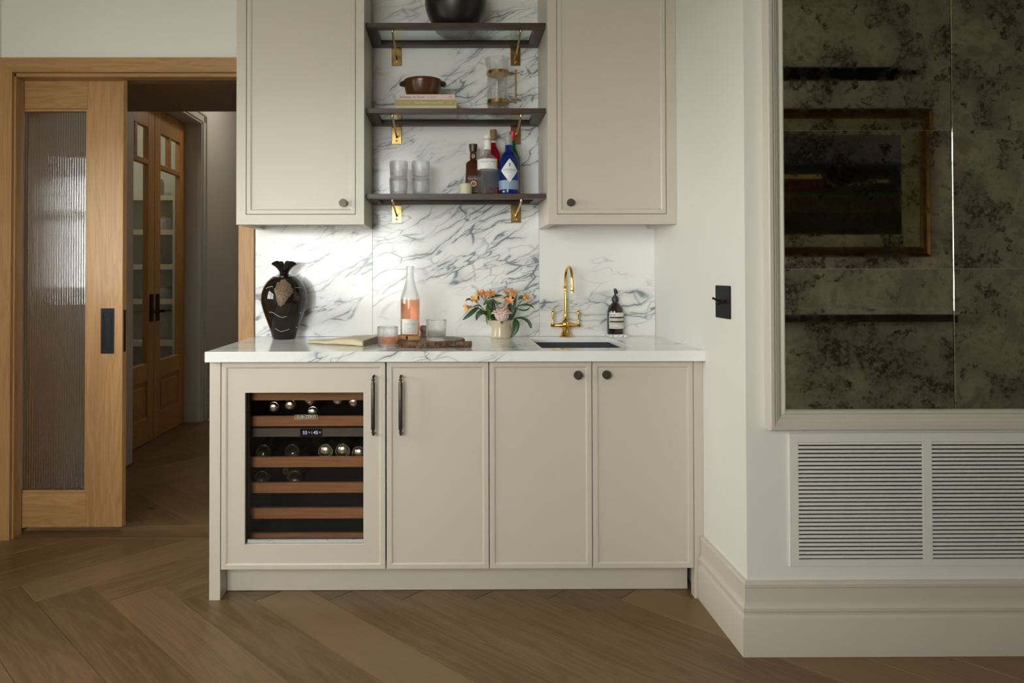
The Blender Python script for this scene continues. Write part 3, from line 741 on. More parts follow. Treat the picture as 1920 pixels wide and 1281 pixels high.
# ================================================================== SHELVES + BRACKETS
YS0, YS1 = 2.92, 3.1855
for zb, nm in ((2.235, 'topmost'), (1.875, 'middle'), (1.516, 'lowest')):
    s_ = thing('wall_shelf', nm + ' dark wood framed glass shelf on the marble wall', 'shelf', (.03, 3.05, zb), 'framed glass shelves')
    x0, x1, th = -.3478, .4075, .021
    mk('front_rail', box(x0, x1, YS0, YS0 + .036, zb, zb + th, .0012), 'shelf_wood', s_)
    mk('back_rail', box(x0, x1, YS1 - .048, YS1, zb, zb + th, .0012), 'shelf_wood', s_)
    mk('side_rail', box(x0, x0 + .046, YS0 + .0362, YS1 - .0482, zb, zb + th, .0008), 'shelf_wood_y', s_)
    mk('side_rail', box(x1 - .046, x1, YS0 + .0362, YS1 - .0482, zb, zb + th, .0008), 'shelf_wood_y', s_)
    mk('glass_panel', box(x0 + .046, x1 - .046, YS0 + .036, YS1 - .048, zb + .012, zb + .020), 'shelf_glass', s_)
    for xc, sd in ((-.238, 'left'), (.3055, 'right')):
        b_ = thing('shelf_bracket', f'aged brass bracket at the {sd} under the {nm} glass shelf', 'bracket', (xc, 3.18, zb - .02), 'brass shelf brackets')
        mk('wall_plate', box(xc - .0225, xc + .0225, 3.1805, 3.1858, zb - .082, zb - .0005, .0015), 'brass_a', b_)
        mk('plate_lip', box(xc - .0225, xc + .0225, 3.1765, 3.1804, zb - .082, zb - .077, .0008), 'brass_a', b_)
        mk('strut', tube([(xc, 3.1805, zb - .052), (xc, 3.16, zb - .047), (xc, 2.945, zb - .008)], .0042, 8), 'brass_a', b_, smooth=.7)
        mk('strut_tip', lathe([(0, -.0115), (.005, -.0115), (.0058, -.009), (.0058, -.0005), (0, -.0005)], 14, (xc, 2.943, zb)), 'brass_a', b_, smooth=.6)
        v, f = lathe([(0, 0), (.0055, 0), (.0055, .002), (.0035, .0032), (0, .0022)], 14)
        mk('screw', ([(xc + p[0], 3.1805 - p[2], zb - .066 + p[1]) for p in v], f), 'brass_a', b_, smooth=.6)

# ================================================================== MIRROR, VENT, SWITCH
def antique(name):
    s = NT(name); p = s.pos()
    r = s.rnd(); q = s.vm('ADD', p, s.comb(s.math('MULTIPLY', r, 31.), 0., s.math('MULTIPLY', r, 57.)))
    wq = s.vm('ADD', q, s.vm('SCALE', s.vm('SUBTRACT', s.noise(q, 9, 4, .6, color=True), (.5, .5, .5)), scale=.10))
    big = s.noise(wq, 5.5, 6, .62)
    med = s.noise(wq, 22, 5, .65)
    sp = s.noise(q, 90, 3, .6)
    blot = s.step(s.math('ADD', s.math('MULTIPLY', big, .75), s.math('MULTIPLY', med, .42)), .52, .72)
    blot = s.math('MULTIPLY', blot, s.step(sp, .25, .65, .35, 1.0))
    ring = s.step(s.math('ABSOLUTE', s.math('SUBTRACT', big, .53)), .0, .02, .35, 0.)
    blot = s.math('MINIMUM', s.math('ADD', blot, s.math('MULTIPLY', ring, s.step(med, .45, .6))), 1.)
    base = s.mix(s.noise(q, 2.2, 2), (.84, .76, .56), (.70, .68, .53))
    base = s.mix(s.step(med, .34, .66), s.vm('SCALE', base, scale=.55), base)
    c = s.mix(s.math('MULTIPLY', blot, .95), base, (.085, .062, .036))
    s.put(s.b.inputs['Roughness'], s.step(blot, 0., 1., .02, .09))
    return s.set(c, None, 1.0)
M['antique'] = antique('antique_mirror')
mir = thing('antique_mirror', 'large foxed antique mirror of joined panes in a greige moulded frame', 'mirror', (1.6, 2.2, .71))
ox0, ox1, oz0, oz1 = 1.0, 2.24, .710, 2.66
fp = [(0, 0), (0, .036), (.003, .040), (.013, .040), (.0155, .0365), (.019, .034), (.0225, .034), (.026, .030), (.033, .0275), (.038, .0215), (.044, .019), (.048, .021), (.052, .0235), (.0555, .022), (.0585, .017), (.060, .013), (.060, 0)]
def frame_side(a, b, dirx, dirz):
    """a,b outer corners; mitred inward along dir"""
    v, f = [], []
    n = len(fp)
    for (cx, cz), (ux, uz) in ((a, dirx), (b, dirz)):
        for w_, d in fp: v.append((cx + ux * w_, YMIR - .0005 - d, cz + uz * w_))
    f = [(i, i + 1, n + i + 1, n + i) for i in range(n - 1)] + [tuple(range(n)), tuple(range(n, 2 * n))]
    return v, f
mk('frame_side', frame_side((ox0, oz0), (ox0, oz1), (1, 1), (1, -1)), 'trim', mir, smooth=.5)
mk('frame_side', frame_side((ox1, oz0), (ox1, oz1), (-1, 1), (-1, -1)), 'trim', mir, smooth=.5)
mk('frame_bottom', frame_side((ox0, oz0), (ox1, oz0), (1, 1), (-1, 1)), 'trim', mir, smooth=.5)
mk('frame_top', frame_side((ox0, oz1), (ox1, oz1), (1, -1), (-1, -1)), 'trim', mir, smooth=.5)
gx = [ox0 + .0605, 1.598, ox1 - .0605]; gz = [.7705, 1.2135, 1.6535, 2.0935, oz1 - .0605]
tilt = {(0, 0): (.0, .0), (0, 1): (.0012, .001), (0, 2): (-.0012, -.003), (1, 0): (.001, .001), (1, 1): (-.001, .001), (1, 2): (.0015, -.001), (0, 3): (0, .001), (1, 3): (.001, 0)}
for i in range(2):
    for j in range(4):
        x0, x1, z0, z1 = gx[i] + .0008, gx[i + 1] - .0008, gz[j] + .0006, gz[j + 1] - .0006
        yb, yf, bv = YMIR - .002, YMIR - .009, .0015
        v, f = rings_xz([(x0, x1, z0, z1, yb), (x0, x1, z0, z1, yf + .00125), (x0 + bv, x1 - bv, z0 + .0001, z1 - .0001, yf)], close_first=True)
        cx, cz = (x0 + x1) / 2, (z0 + z1) / 2; tx, tz = tilt[(i, j)]
        v = [(p[0], p[1] + (tx * (p[0] - cx) + tz * (p[2] - cz)), p[2]) for p in v]
        mk('mirror_pane', (v, f), 'antique', mir)

vt = thing('vent_grille', 'white slatted wall vent below the antique mirror', 'vent', (1.5, 2.21, .274))
vx0, vx1, vz0, vz1 = 1.073, 1.947, .2755, .6945
M['vent'] = paint('vent_paint', (.74, .725, .68), .45)
y0, y1 = YMIR - .0075, YMIR - .0005
cols = [(1.102, 1.496), (1.5255, 1.9195)]
mk('frame_side', box(vx0, cols[0][0], y0, y1, vz0, vz1, .001), 'vent', vt); mk('frame_side', box(cols[1][1], vx1, y0, y1, vz0, vz1, .001), 'vent', vt)
mk('frame_middle', box(cols[0][1], cols[1][0], y0, y1, vz0, vz1, .001), 'vent', vt)
mk('shade_backing', box(vx0 + .01, vx1 - .01, YMIR - .0020, YMIR - .0006, vz0 + .01, vz1 - .01), 'dark', vt)  # near-black sheet stands in for the shade behind the slats
zs0, zs1, ns = .297, .6665, 29
pit_ = (zs1 - zs0) / ns
for (a, b_) in cols:
    mk('frame_rail', box(a, b_, y0, y1, zs1, vz1, .0006), 'vent', vt); mk('frame_rail', box(a, b_, y0, y1, vz0, zs0, .0006), 'vent', vt)
    sm = None
    for k in range(ns):
        zc = zs0 + pit_ * (k + .5) + .0018
        if sm is None:
            prof = [(y0 + .0008, -.0040), (y0, -.0032), (y0, .0030), (y0 + .0008, .0038), (y1 - .0022, .0042), (y1 - .0022, -.0030)]
            sm = mk('slat', prism([(p, zc + q) for p, q in prof], a, b_, 0), 'vent', vt); s0 = sm; zz = zc
        else:
            c_ = s0.copy(); C.objects.link(c_); c_.location = s0.location + Vector((0, 0, zc - zz))
sw = thing('light_switch', 'black two toggle light switch plate on the return wall', 'switch', (XRET, 2.388, 1.103))
mk('plate', prism(rrect(2.3255, 2.4495, 1.047, 1.1585, .005), XRET - .005, XRET - .0005, 0), 'black_metal', sw)
for yy, tl in ((2.366, -.010), (2.409, .012)):
    mk('toggle_collar', tube([(XRET - .005, yy, 1.104), (XRET - .009, yy, 1.104)], .0065, 14), 'black_metal', sw, smooth=.6)
    mk('toggle', tube([(XRET - .008, yy, 1.104), (XRET - .020, yy + .001, 1.104 + tl * .5), (XRET - .030, yy + .002, 1.104 + tl)], [.0028, .0032, .0042], 10), 'black_metal', sw, smooth=.7)

# ================================================================== REAR WALL (seen in the mirror)
YW = YR
pt = thing('framed_painting', 'gilt framed landscape painting reflected in the antique mirror', 'painting', (2.95, YW + .03, 1.9))
px0, px1, pz0, pz1 = 2.15, 3.66, 1.335, 2.435
M['gilt'] = metal('gilt_frame', (.22, .13, .048), .42, .25, 30)
M['liner'] = plain('linen_liner', (.42, .38, .27), .8)
def frame_y(x0, x1, z0, z1, w_, ya, yb, mat, par, nm):
    mk(nm, rings_xz([(x0, x1, z0, z1, ya), (x0, x1, z0, z1, yb - .008), (x0 + .01, x1 - .01, z0 + .01, z1 - .01, yb), (x0 + w_ * .35, x1 - w_ * .35, z0 + w_ * .35, z1 - w_ * .35, yb - .015), (x0 + w_ * .8, x1 - w_ * .8, z0 + w_ * .8, z1 - w_ * .8, yb - .006), (x0 + w_, x1 - w_, z0 + w_, z1 - w_, yb - .014), (x0 + w_, x1 - w_, z0 + w_, z1 - w_, ya)], link=True), mat, par)
frame_y(px0, px1, pz0, pz1, .075, YW + .001, YW + .055, 'gilt', pt, 'frame')
mk('liner', rings_xz([(px0 + .075, px1 - .075, pz0 + .075, pz1 - .075, YW + .012), (px0 + .075, px1 - .075, pz0 + .075, pz1 - .075, YW + .034), (px0 + .205, px1 - .205, pz0 + .17, pz1 - .17, YW + .028), (px0 + .205, px1 - .205, pz0 + .17, pz1 - .17, YW + .012)], link=True), 'liner', pt)
s = NT('landscape_canvas'); o_ = s.pos(); x_, y_, z_ = s.sep(o_)
zz_ = s.math('ADD', z_, s.math('MULTIPLY', s.math('SUBTRACT', s.noise(o_, 7, 3), .5), .03))
tz = s.math('DIVIDE', s.math('SUBTRACT', zz_, 1.505), .76)
sky = s.mix(s.noise(o_, 5, 4), (.24, .20, .25), (.13, .13, .18))
cpaint = s.ramp(tz, [(0, (.02, .015, .006)), (.22, (.045, .034, .008)), (.36, (.07, .05, .012)), (.395, (.015, .07, .015)), (.42, (.02, .012, .012)), (.60, (.012, .016, .035)), (.68, (.012, .02, .05))], 'CONSTANT')
cpaint = s.mix(s.step(tz, .68, .75), cpaint, sky)
def rect(xa, xb, za, zb):
    a = s.math('MULTIPLY', s.math('GREATER_THAN', x_, xa), s.math('LESS_THAN', x_, xb))
    b = s.math('MULTIPLY', s.math('GREATER_THAN', z_, za), s.math('LESS_THAN', z_, zb))
    return s.math('MULTIPLY', a, b)
for (xa, xb, za, zb, cc) in ((2.38, 2.85, 1.83, 1.93, (.06, .008, .008)), (2.38, 2.85, 1.93, 1.965, (.38, .33, .12)), (2.85, 2.95, 1.87, 1.90, (.42, .34, .06)), (2.95, 3.18, 1.80, 1.87, (.05, .035, .03)), (3.02, 3.20, 1.875, 1.90, (.12, .20, .20)), (3.20, 3.36, 1.90, 1.925, (.33, .30, .14)), (2.7, 3.40, 1.795, 1.81, (.02, .12, .03))):
    cpaint = s.mix(rect(xa, xb, za, zb), cpaint, cc)
mk('canvas', box(px0 + .2, px1 - .2, YW + .011, YW + .02, pz0 + .165, pz1 - .165), s.set(cpaint, .5), pt)
pl = thing('picture_light', 'black bar picture light above the painting reflected in the mirror', 'lamp', (2.95, YW + .1, 2.68))
mk('lamp_tube', box(2.3, 3.32, YW + .12, YW + .19, 2.62, 2.71, .012), 'black_metal', pl)
mk('end_stub', tube([(3.31, YW + .15, 2.675), (3.48, YW + .15, 2.675), (3.50, YW + .15, 2.675)], [.021, .021, .012], 12), 'black_metal', pl)
mk('arm', tube([(2.8, YW, 2.66), (2.8, YW + .13, 2.67)], .012, 10), 'black_metal', pl)
ms = thing('mantel_shelf', 'white marble ledge on dark wood reflected low in the mirror', 'shelf', (2.9, YW + .1, .84))
mk('marble_top', box(1.9, 3.80, YW + .001, YW + .22, .902, .955, .004), 'marble_c', ms)
mk('wood_underside', box(1.95, 3.76, YW + .001, YW + .18, .845, .9015, .003), 'shelf_wood', ms)

# ================================================================== SHELF OBJECTS
ZS1, ZS2, ZS3 = 2.2562, 1.8962, 1.5372
# black pot
M['black_pot'] = plain('black_clay', (.012, .011, .011), .34, 0, .3)
pp = thing('black_pot', 'large rounded black pot on the topmost glass shelf', 'pot', (.031, 3.045, ZS1))
mk('pot_body', lathe([(0, 0), (.078, 0), (.088, .006), (.108, .045), (.127, .085), (.1355, .125), (.131, .165), (.112, .205), (.085, .235), (.074, .250), (.078, .262), (.072, .262), (.067, .25), (.10, .2), (.12, .12), (.08, .02), (0, .012)], 48, (.031, 3.045, ZS1)), 'black_pot', pp, smooth=1)
# books
def book(label, x0, x1, y0, y1, z0, z1, cover, texts):
    b_ = thing('book', label, 'book', ((x0 + x1) / 2, (y0 + y1) / 2, z0), 'stacked books')
    M_c = plain('book_cover', cover, .5); t = .0022
    cv = mk('cover', cat(box(x0, x1, y0, y1, z0, z0 + t), box(x0, x1, y0, y1, z1 - t, z1), box(x0, x1, y0, y0 + t, z0 + t, z1 - t)), M_c, b_)
    mk('pages', box(x0 + .003, x1 - .003, y0 + t, y1 - .004, z0 + t, z1 - t), 'paper', b_)
    for body, size, x, col, sp in texts:
        tm = plain('book_lettering', col, .6)
        mk('lettering', text_flat(body, size, x, y0 - .0004, (z0 + z1) / 2, sp), tm, cv)
M['paper'] = plain('paper', (.75, .70, .58), .8)
book('untitled cream book lying at the bottom of the stack', -.231, .0325, 2.995, 3.165, ZS2, ZS2 + .029, (.58, .51, .34), [])
book('ochre gold book lying in the middle of the stack', -.2315, .0330, 2.995, 3.17, ZS2 + .0292, ZS2 + .0545, (.42, .315, .115), [('The Mediterranean Dish', .0125, -.087, (.78, .72, .52), 1.0), ('SUZY KARADSHEH', .0062, -.190, (.70, .64, .42), 1.05), ('CP', .011, .008, (.62, .56, .34), 1.0)])
book('pale pink book lying on top of the stack', -.211, .026, 2.995, 3.155, ZS2 + .0547, ZS2 + .0772, (.74, .54, .49), [('Seriously, So Good', .0138, -.1585, (.06, .04, .04), 1.0), ('Carissa Stanton', .0068, -.073, (.16, .09, .09), 1.0), ('Cp\u00ae', .009, .007, (.2, .12, .12), 1.0)])
# bowl
M['brown_glaze'] = NT('brown_glaze').m
s = NT('brown_ceramic'); n = s.noise(s.obj(), 14, 3)
M['brown_glaze'] = s.set(s.mix(n, (.11, .038, .014), (.065, .022, .010)), .22)
zb = ZS2 + .0774
bw = thing('bowl', 'glossy brown ceramic bowl with lug handles on the pink book', 'bowl', (-.114, 3.06, zb))
mk('bowl_body', lathe([(0, 0), (.060, 0), (.067, .003), (.0735, .018), (.0795, .040), (.084, .058), (.0865, .070), (.0845, .0745), (.0815, .0745), (.0795, .068), (.074, .045), (.06, .012), (0, .006)], 44, (-.114, 3.06, zb)), 'brown_glaze', bw, smooth=1)
for sg in (-1, 1):
    hp = [(-.114 + sg * (.072 + .022 * math.sin(PI * t)), 3.06 - .034 + .068 * t, zb + .064 - .003 * math.sin(PI * t)) for t in [i / 10 for i in range(11)]]
    mk('lug_handle', tube(hp, [.006 + .004 * math.sin(PI * i / 10) for i in range(11)], 10), 'brown_glaze', bw, smooth=1)
# carafe
cr = thing('glass_carafe', 'clear glass carafe with two brass bands and a rod handle', 'carafe', (.2156, 3.05, ZS2))
cc = (.2156, 3.05, ZS2)
def spout(r, z, a):
    d = math.atan2(math.sin(a + PI / 2), math.cos(a + PI / 2))
    return r * (1 + .28 * max(0, (z - .20) / .05) * math.exp(-(d / .35) ** 2))
mk('carafe_body', lathe([(0, .0), (.045, 0), (.047, .003), (.047, .2), (.0475, .25), (.0465, .2512), (.0455, .25), (.045, .2), (.045, .006), (0, .004)], 48, cc, mod=spout), 'glass_thin', cr, smooth=.8)
for nm, a, b_ in (('upper_band', .176, .191), ('lower_band', .049, .064)):
    mk('brass_band', lathe([(.0474, a), (.0492, a), (.0492, b_), (.0474, b_), (.0474, a)], 48, cc), 'brass_a', cr, smooth=.6)
cop = metal('copper_rod', (.50, .27, .13), .3)
mk('handle_rod', tube([(.2935, 3.05, ZS2 + .050), (.2935, 3.05, ZS2 + .200)], .0043, 14), cop, cr, smooth=.6)
for zz in (.183, .057): mk('handle_arm', tube([(.2156 + .049, 3.05, ZS2 + zz), (.2935, 3.05, ZS2 + zz)], .0024, 10), 'brass_a', cr, smooth=.6)
# tumblers
def tumbler_mesh(h=.0815, rt=.0405, rb=.0375):
    N = 28
    def md(r, z, a):
        k = 1.0 if .008 < z < h - .012 else 0.0
        return r - k * .0011 * abs(math.sin(a * N / 2)) if r > rb - .004 and md.outer else r
    md.outer = True
    po = [(0, 0), (rb - .006, 0), (rb - .001, .003), (rb, .008), (rb, .0085)] + [(rb + (rt - rb) * t, .0085 + (h - .0205) * t) for t in (.2, .4, .6, .8, 1)] + [(rt, h - .0115), (rt, h - .001), (rt - .0008, h)]
    pi_ = [(rt - .0022, h), (rt - .003, h - .002), (rt - .0035, h * .6), (rb - .0045, .018), (rb - .010, .0125), (0, .0115)]
    n = N * 4
    v, f = [], []
    prof = po + pi_
    for i, (r, z) in enumerate(prof):
        for j in range(n):
            a = 2 * PI * j / n
            rr = r
            if i < len(po) and .0082 < z < h - .0118: rr = r - .0013 * (1 - abs(math.sin(a * N / 2)) ** .7)
            v.append((rr * math.sin(a), -rr * math.cos(a), z))
    for i in range(len(prof) - 1):
        for j in range(n):
            k = (j + 1) % n; f.append((i * n + j, i * n + k, (i + 1) * n + k, (i + 1) * n + j))
    return v, f
tm = tumbler_mesh()
tb = thing('tumbler', 'ribbed glass tumbler, upper of the left stack on the lowest shelf', 'glass', (0, 0, 0), 'ribbed tumblers')
mk('glass_body', tm, 'glass', tb, smooth=.9, org=(0, 0, 0))
tb.location = (-.2195, 3.05, ZS3 + .0005 + .0735); WL[tb] = Vector(tb.location)
dup(tb, (-.2205, 3.05, ZS3 + .0005), 'ribbed glass tumbler, lower of the left stack on the lowest shelf')
dup(tb, (-.123, 3.05, ZS3 + .0740), 'ribbed glass tumbler, upper of the right stack on the lowest shelf')
dup(tb, (-.1235, 3.05, ZS3 + .0005), 'ribbed glass tumbler, lower of the right stack on the lowest shelf')
ZBD = ZT + .0245       # top of serving board
dup(tb, (-.0505, 2.722, ZBD + .0005), 'empty ribbed glass tumbler standing on the wooden board')
t1 = dup(tb, (-.236, 2.69, ZT + .0005), 'ribbed tumbler half full of rose wine beside the folded towel')
def liquid(name, col, ior=1.34): return clear_glass(name, col, ior)
M['rose_wine'] = liquid('rose_wine', (.95, .53, .35))
mk('wine', lathe([(0, .0118), (.0272, .0128), (.0328, .0183), (.0351, .043), (0, .043)], 48, (-.236, 2.69, ZT + .0005)), 'rose_wine', t1, smooth=.8)

# ---- bottles on the lowest shelf
def bottle_base(label, x, y, z): return thing('liquor_bottle', label, 'bottle', (x, y, z), 'bottles on the lowest shelf')
def lab(n, col, r=.5): return plain(n, col, r)
inkd = lab('dark_ink', (.05, .05, .05)); inkg = lab('grey_ink', (.22, .22, .23)); white_l = lab('white_label', (.78, .78, .77))
# brown square bourbon
x, y, z = .108, 3.10, ZS3 + .0003
b_ = bottle_base('amber brown square bottle with dark flared stopper behind the cream candle', x, y, z)
M['amber'] = NT('amber_spirit').set((.13, .028, .014), .06, Transmission_Weight=.5, IOR=1.45)
def sqlathe(prof, c, ex=4.0, n=40):
    def md(r, z_, a):
        k = min(1, max(0, (.195 - z_) / .03))
        sq = (abs(math.cos(a)) ** ex + abs(math.sin(a)) ** ex) ** (-1 / ex)
        return r * (1 + (sq - 1) * k)
    return lathe(prof, n, c, mod=md)
mk('glass_body', sqlathe([(0, 0), (.036, 0), (.0375, .004), (.036, .06), (.034, .12), (.0330, .148), (.030, .157), (.020, .164), (.0140, .170), (.0140, .205), (0, .205)], (x, y, z)), 'amber', b_, smooth=.8)
brn = lab('brown_label', (.05, .03, .018)); cream = lab('cream_ink', (.62, .48, .30)); redr = lab('red_rose', (.32, .05, .03))
mk('neck_label', lathe([(.0144, .172), (.0146, .172), (.0146, .198), (.0144, .198)], 24, (x, y, z)), brn, b_, smooth=.6)
mk('stopper', lathe([(.0125, .205), (.0155, .207), (.0165, .215), (.0190, .2385), (.0180, .240), (0, .240)], 28, (x, y, z)), 'bronze', b_, smooth=.6)
yl = y - .0375
fl_ = mk('front_label', box(x - .025, x + .032, yl - .0006, yl, z + .012, z + .096, .0002), brn, b_)
def disc(x, y, z, r, n=20, t=.0004): return prism([(x + r * math.cos(2 * PI * i / n), z + r * math.sin(2 * PI * i / n)) for i in range(n)], y - t, y, 1)
mk('emblem_ring', disc(x, yl - .0006, z + .060, .0125), cream, fl_); mk('emblem', disc(x, yl - .001, z + .060, .0088), redr, fl_)
mk('lettering', cat(text_flat('Four Roses', .0125, x + .003, yl - .001, z + .0825), box(x - .022, x + .03, yl - .001, yl - .0006, z + .034, z + .0348), text_flat('SINGLE BARREL', .0058, x + .002, yl - .001, z + .026)), cream, fl_)
mk('neck_emblem_ring', disc(x, y - .0146, z + .185, .0078), cream, b_); mk('neck_emblem', disc(x, y - .015, z + .185, .0052), redr, b_)
# clear gin
x, y, z = .166, 3.00, ZS3 + .0003
b_ = bottle_base('clear glass bottle with white band label and white cap', x, y, z)
s = NT('embossed_glass'); o_ = s.obj()
s.bump(s.noise(o_, 190, 3, .7), .9, .004)
M['emb'] = s.set(s.mix(s.noise(o_, 150, 2), (1, 1, 1), (.93, .92, .96)), .02, Transmission_Weight=1.0, IOR=1.46)
tr_ = s.n('ShaderNodeBsdfTransparent'); mx_ = s.n('ShaderNodeMixShader'); mx_.inputs[0].default_value = .28
s.t.links.new(tr_.outputs[0], mx_.inputs[1]); s.t.links.new(s.b.outputs[0], mx_.inputs[2]); s.t.links.new(mx_.outputs[0], s.o.inputs[0])
mk('glass_body', lathe([(0, 0), (.041, 0), (.0432, .003), (.0432, .150), (.041, .160), (.030, .170), (.0175, .178), (.0148, .186), (.0148, .205), (.0118, .205), (.0118, .186), (.016, .175), (.038, .152), (.0395, .010), (0, .008)], 44, (x, y, z)), 'emb', b_, smooth=.8)
mk('cap', lathe([(.0148, .197), (.0152, .197), (.0152, .256), (.0142, .2585), (0, .2585)], 32, (x, y, z)), white_l, b_, smooth=.6)
mk('cap_ring', lathe([(.0153, .240), (.0162, .240), (.0162, .2425), (.0153, .2425), (.0153, .240)], 32, (x, y, z)), lab('red_ring', (.55, .03, .06)), b_, smooth=.6)
lb = mk('label', lathe([(.0433, .111), (.0436, .111), (.0436, .153), (.0430, .154)], 44, (x, y, z)), white_l, b_, smooth=.6)
mk('lettering', cat(text_cyl('THE BOTANIST', .0098, (x, y), .0439, z + .140, .05, 1.1), text_cyl('II', .008, (x, y), .0439, z + .126, .12), text_cyl('ISLAY DRY GIN', .0042, (x, y), .0439, z + .117, .1)), inkg, lb)
# red bottle behind
x, y, z = .1998, 3.135, ZS3 + .0003
b_ = bottle_base('bright red bottle with gold brown capped neck at the back', x, y, z)
M['red_spirit'] = NT('red_spirit').set((.50, .006, .012), .06, Transmission_Weight=.55, IOR=1.4)
mk('glass_body', lathe([(0, 0), (.032, 0), (.0345, .004), (.0345, .185), (.030, .208), (.020, .226), (.0125, .238), (.0120, .252), (0, .252)], 36, (x, y, z)), 'red_spirit', b_, smooth=.8)
mk('neck_glass', lathe([(.0120, .2522), (.0120, .266), (.0095, .266), (.0095, .2522)], 28, (x, y, z)), 'glass', b_, smooth=.8)
mk('cap', lathe([(.0135, .2662), (.0150, .268), (.0150, .310), (.0138, .3125), (0, .3125)], 28, (x, y, z)), lab('gold_cap', (.26, .16, .065), .4), b_, smooth=.6)
mk('label', lathe([(.0347, .05), (.035, .05), (.035, .135), (.0347, .135)], 36, (x, y, z)), lab('blue_label', (.10, .16, .24)), b_, smooth=.6)
# blue gin
x, y, z = .2575, 3.00, ZS3 + .0003
b_ = bottle_base('cobalt blue bottle with white diamond label and grey cap', x, y, z)
def flute(r, z_, a): return r * (1 + (.018 * abs(math.sin(a * 10)) if .012 < z_ < .165 and r > .03 else 0))
M['blue_glass'] = NT('blue_glass').set((.014, .05, .40), .05, Transmission_Weight=.75, IOR=1.45)
mk('glass_body', lathe([(0, 0), (.040, 0), (.0412, .003), (.0412, .018), (.0412, .05), (.0412, .10), (.0412, .140), (.0395, .155), (.034, .170), (.024, .183), (.0165, .190), (.0155, .195), (.0155, .216), (0, .216)], 60, (x, y, z), mod=flute), 'blue_glass', b_, smooth=.6)
mk('cap', lathe([(.0152, .2162), (.0165, .217), (.0165, .233), (.0155, .235), (.0160, .238), (.0160, .258), (.0148, .262), (0, .262)], 30, (x, y, z)), lab('grey_cap', (.34, .34, .34), .35), b_, smooth=.6)
mk('band_label', lathe([(.0424, .023), (.0426, .023), (.0426, .062), (.0424, .062)], 44, (x, y, z)), lab('pale_blue_label', (.24, .34, .48)), b_, smooth=.6)
def diamond(c, r, zc, hw, hh, n=10):
    v, f = [], []
    for i in range(n + 1):
        t = i / n * 2 - 1; h = hh * (1 - abs(t)); a = hw * t / r
        v += [(c[0] + r * math.sin(a), c[1] - r * math.cos(a), zc - h), (c[0] + r * math.sin(a), c[1] - r * math.cos(a), zc + h)]
    f = [(2 * i, 2 * i + 2, 2 * i + 3, 2 * i + 1) for i in range(n)]
    return v, f
dl = mk('diamond_label', diamond((x, y), .0434, z + .103, .040, .0505), lab('white_diamond', (.70, .72, .74), .4), b_)
mk('lettering', cat(text_cyl('CITADELLE', .0115, (x, y), .0437, z + .105, 0, 1.0), text_cyl('GIN DE FRANCE', .0045, (x, y), .0437, z + .095), box(x - .003, x + .003, y - .0440, y - .0437, z + .128, z + .133), box(x - .002, x + .002, y - .0440, y - .0437, z + .120, z + .127)), inkd, dl)
# green bottle behind
x, y, z = .2855, 3.12, ZS3 + .0003
b_ = bottle_base('green glass bottle with bright red cap behind the blue bottle', x, y, z)
M['green_glass'] = NT('green_glass').set((.006, .16, .03), .06, Transmission_Weight=.5, IOR=1.45)
mk('glass_body', lathe([(0, 0), (.031, 0), (.0335, .004), (.0335, .165), (.031, .185), (.022, .21), (.0145, .228), (.0135, .258), (0, .258)], 36, (x, y, z)), 'green_glass', b_, smooth=.8)
mk('cap', lathe([(.0138, .2582), (.0142, .259), (.0143, .292), (.0146, .294), (.0146, .2985), (0, .2985)], 28, (x, y, z)), lab('red_cap', (.62, .01, .015), .35), b_, smooth=.6)
mk('label', lathe([(.0336, .03), (.0339, .03), (.0339, .125), (.0336, .125)], 36, (x, y, z)), lab('tan_label', (.32, .20, .10)), b_, smooth=.6)
# candle
x, y, z = .0723, 2.972, ZS3 + .0003
cd = thing('candle', 'small cream candle in front of the amber bottle', 'candle', (x, y, z))
mk('wax', lathe([(0, 0), (.024, 0), (.0252, .001), (.0252, .046), (.0240, .0472), (.02, .0455), (0, .045)], 36, (x, y, z)), lab('cream_wax', (.56, .52, .36), .45), cd, smooth=.6)
mk('wick', tube([(x, y, z + .045), (x + .001, y, z + .055)], .0008, 6), inkd, cd)

# ================================================================== COUNTER OBJECTS
# dark vase
x, y, z = -.727, 3.085, ZT + .0003
s = NT('dark_glaze'); o_ = s.obj(); xo, yo, zo = s.sep(o_)
M['vase_dark'] = s.set(s.mix(s.noise(o_, 9, 3), (.0055, .004, .0035), (.014, .007, .004)), .07, Specular_IOR_Level=.5)
va = thing('vase', 'tall dark brown glazed vase with pinched frilled neck', 'vase', (x, y, z))
VP = [(0, 0), (.047, 0), (.0495, .003), (.055, .022), (.064, .050), (.078, .088), (.0915, .128), (.0995, .160), (.1005, .178), (.098, .200), (.089, .228), (.074, .252), (.056, .268), (.050, .2725), (.046, .2735), (.030, .278), (.0215, .283), (.0185, .290)]
mk('vase_body', lathe(VP, 56, (x, y, z)), 'vase_dark', va, smooth=1)
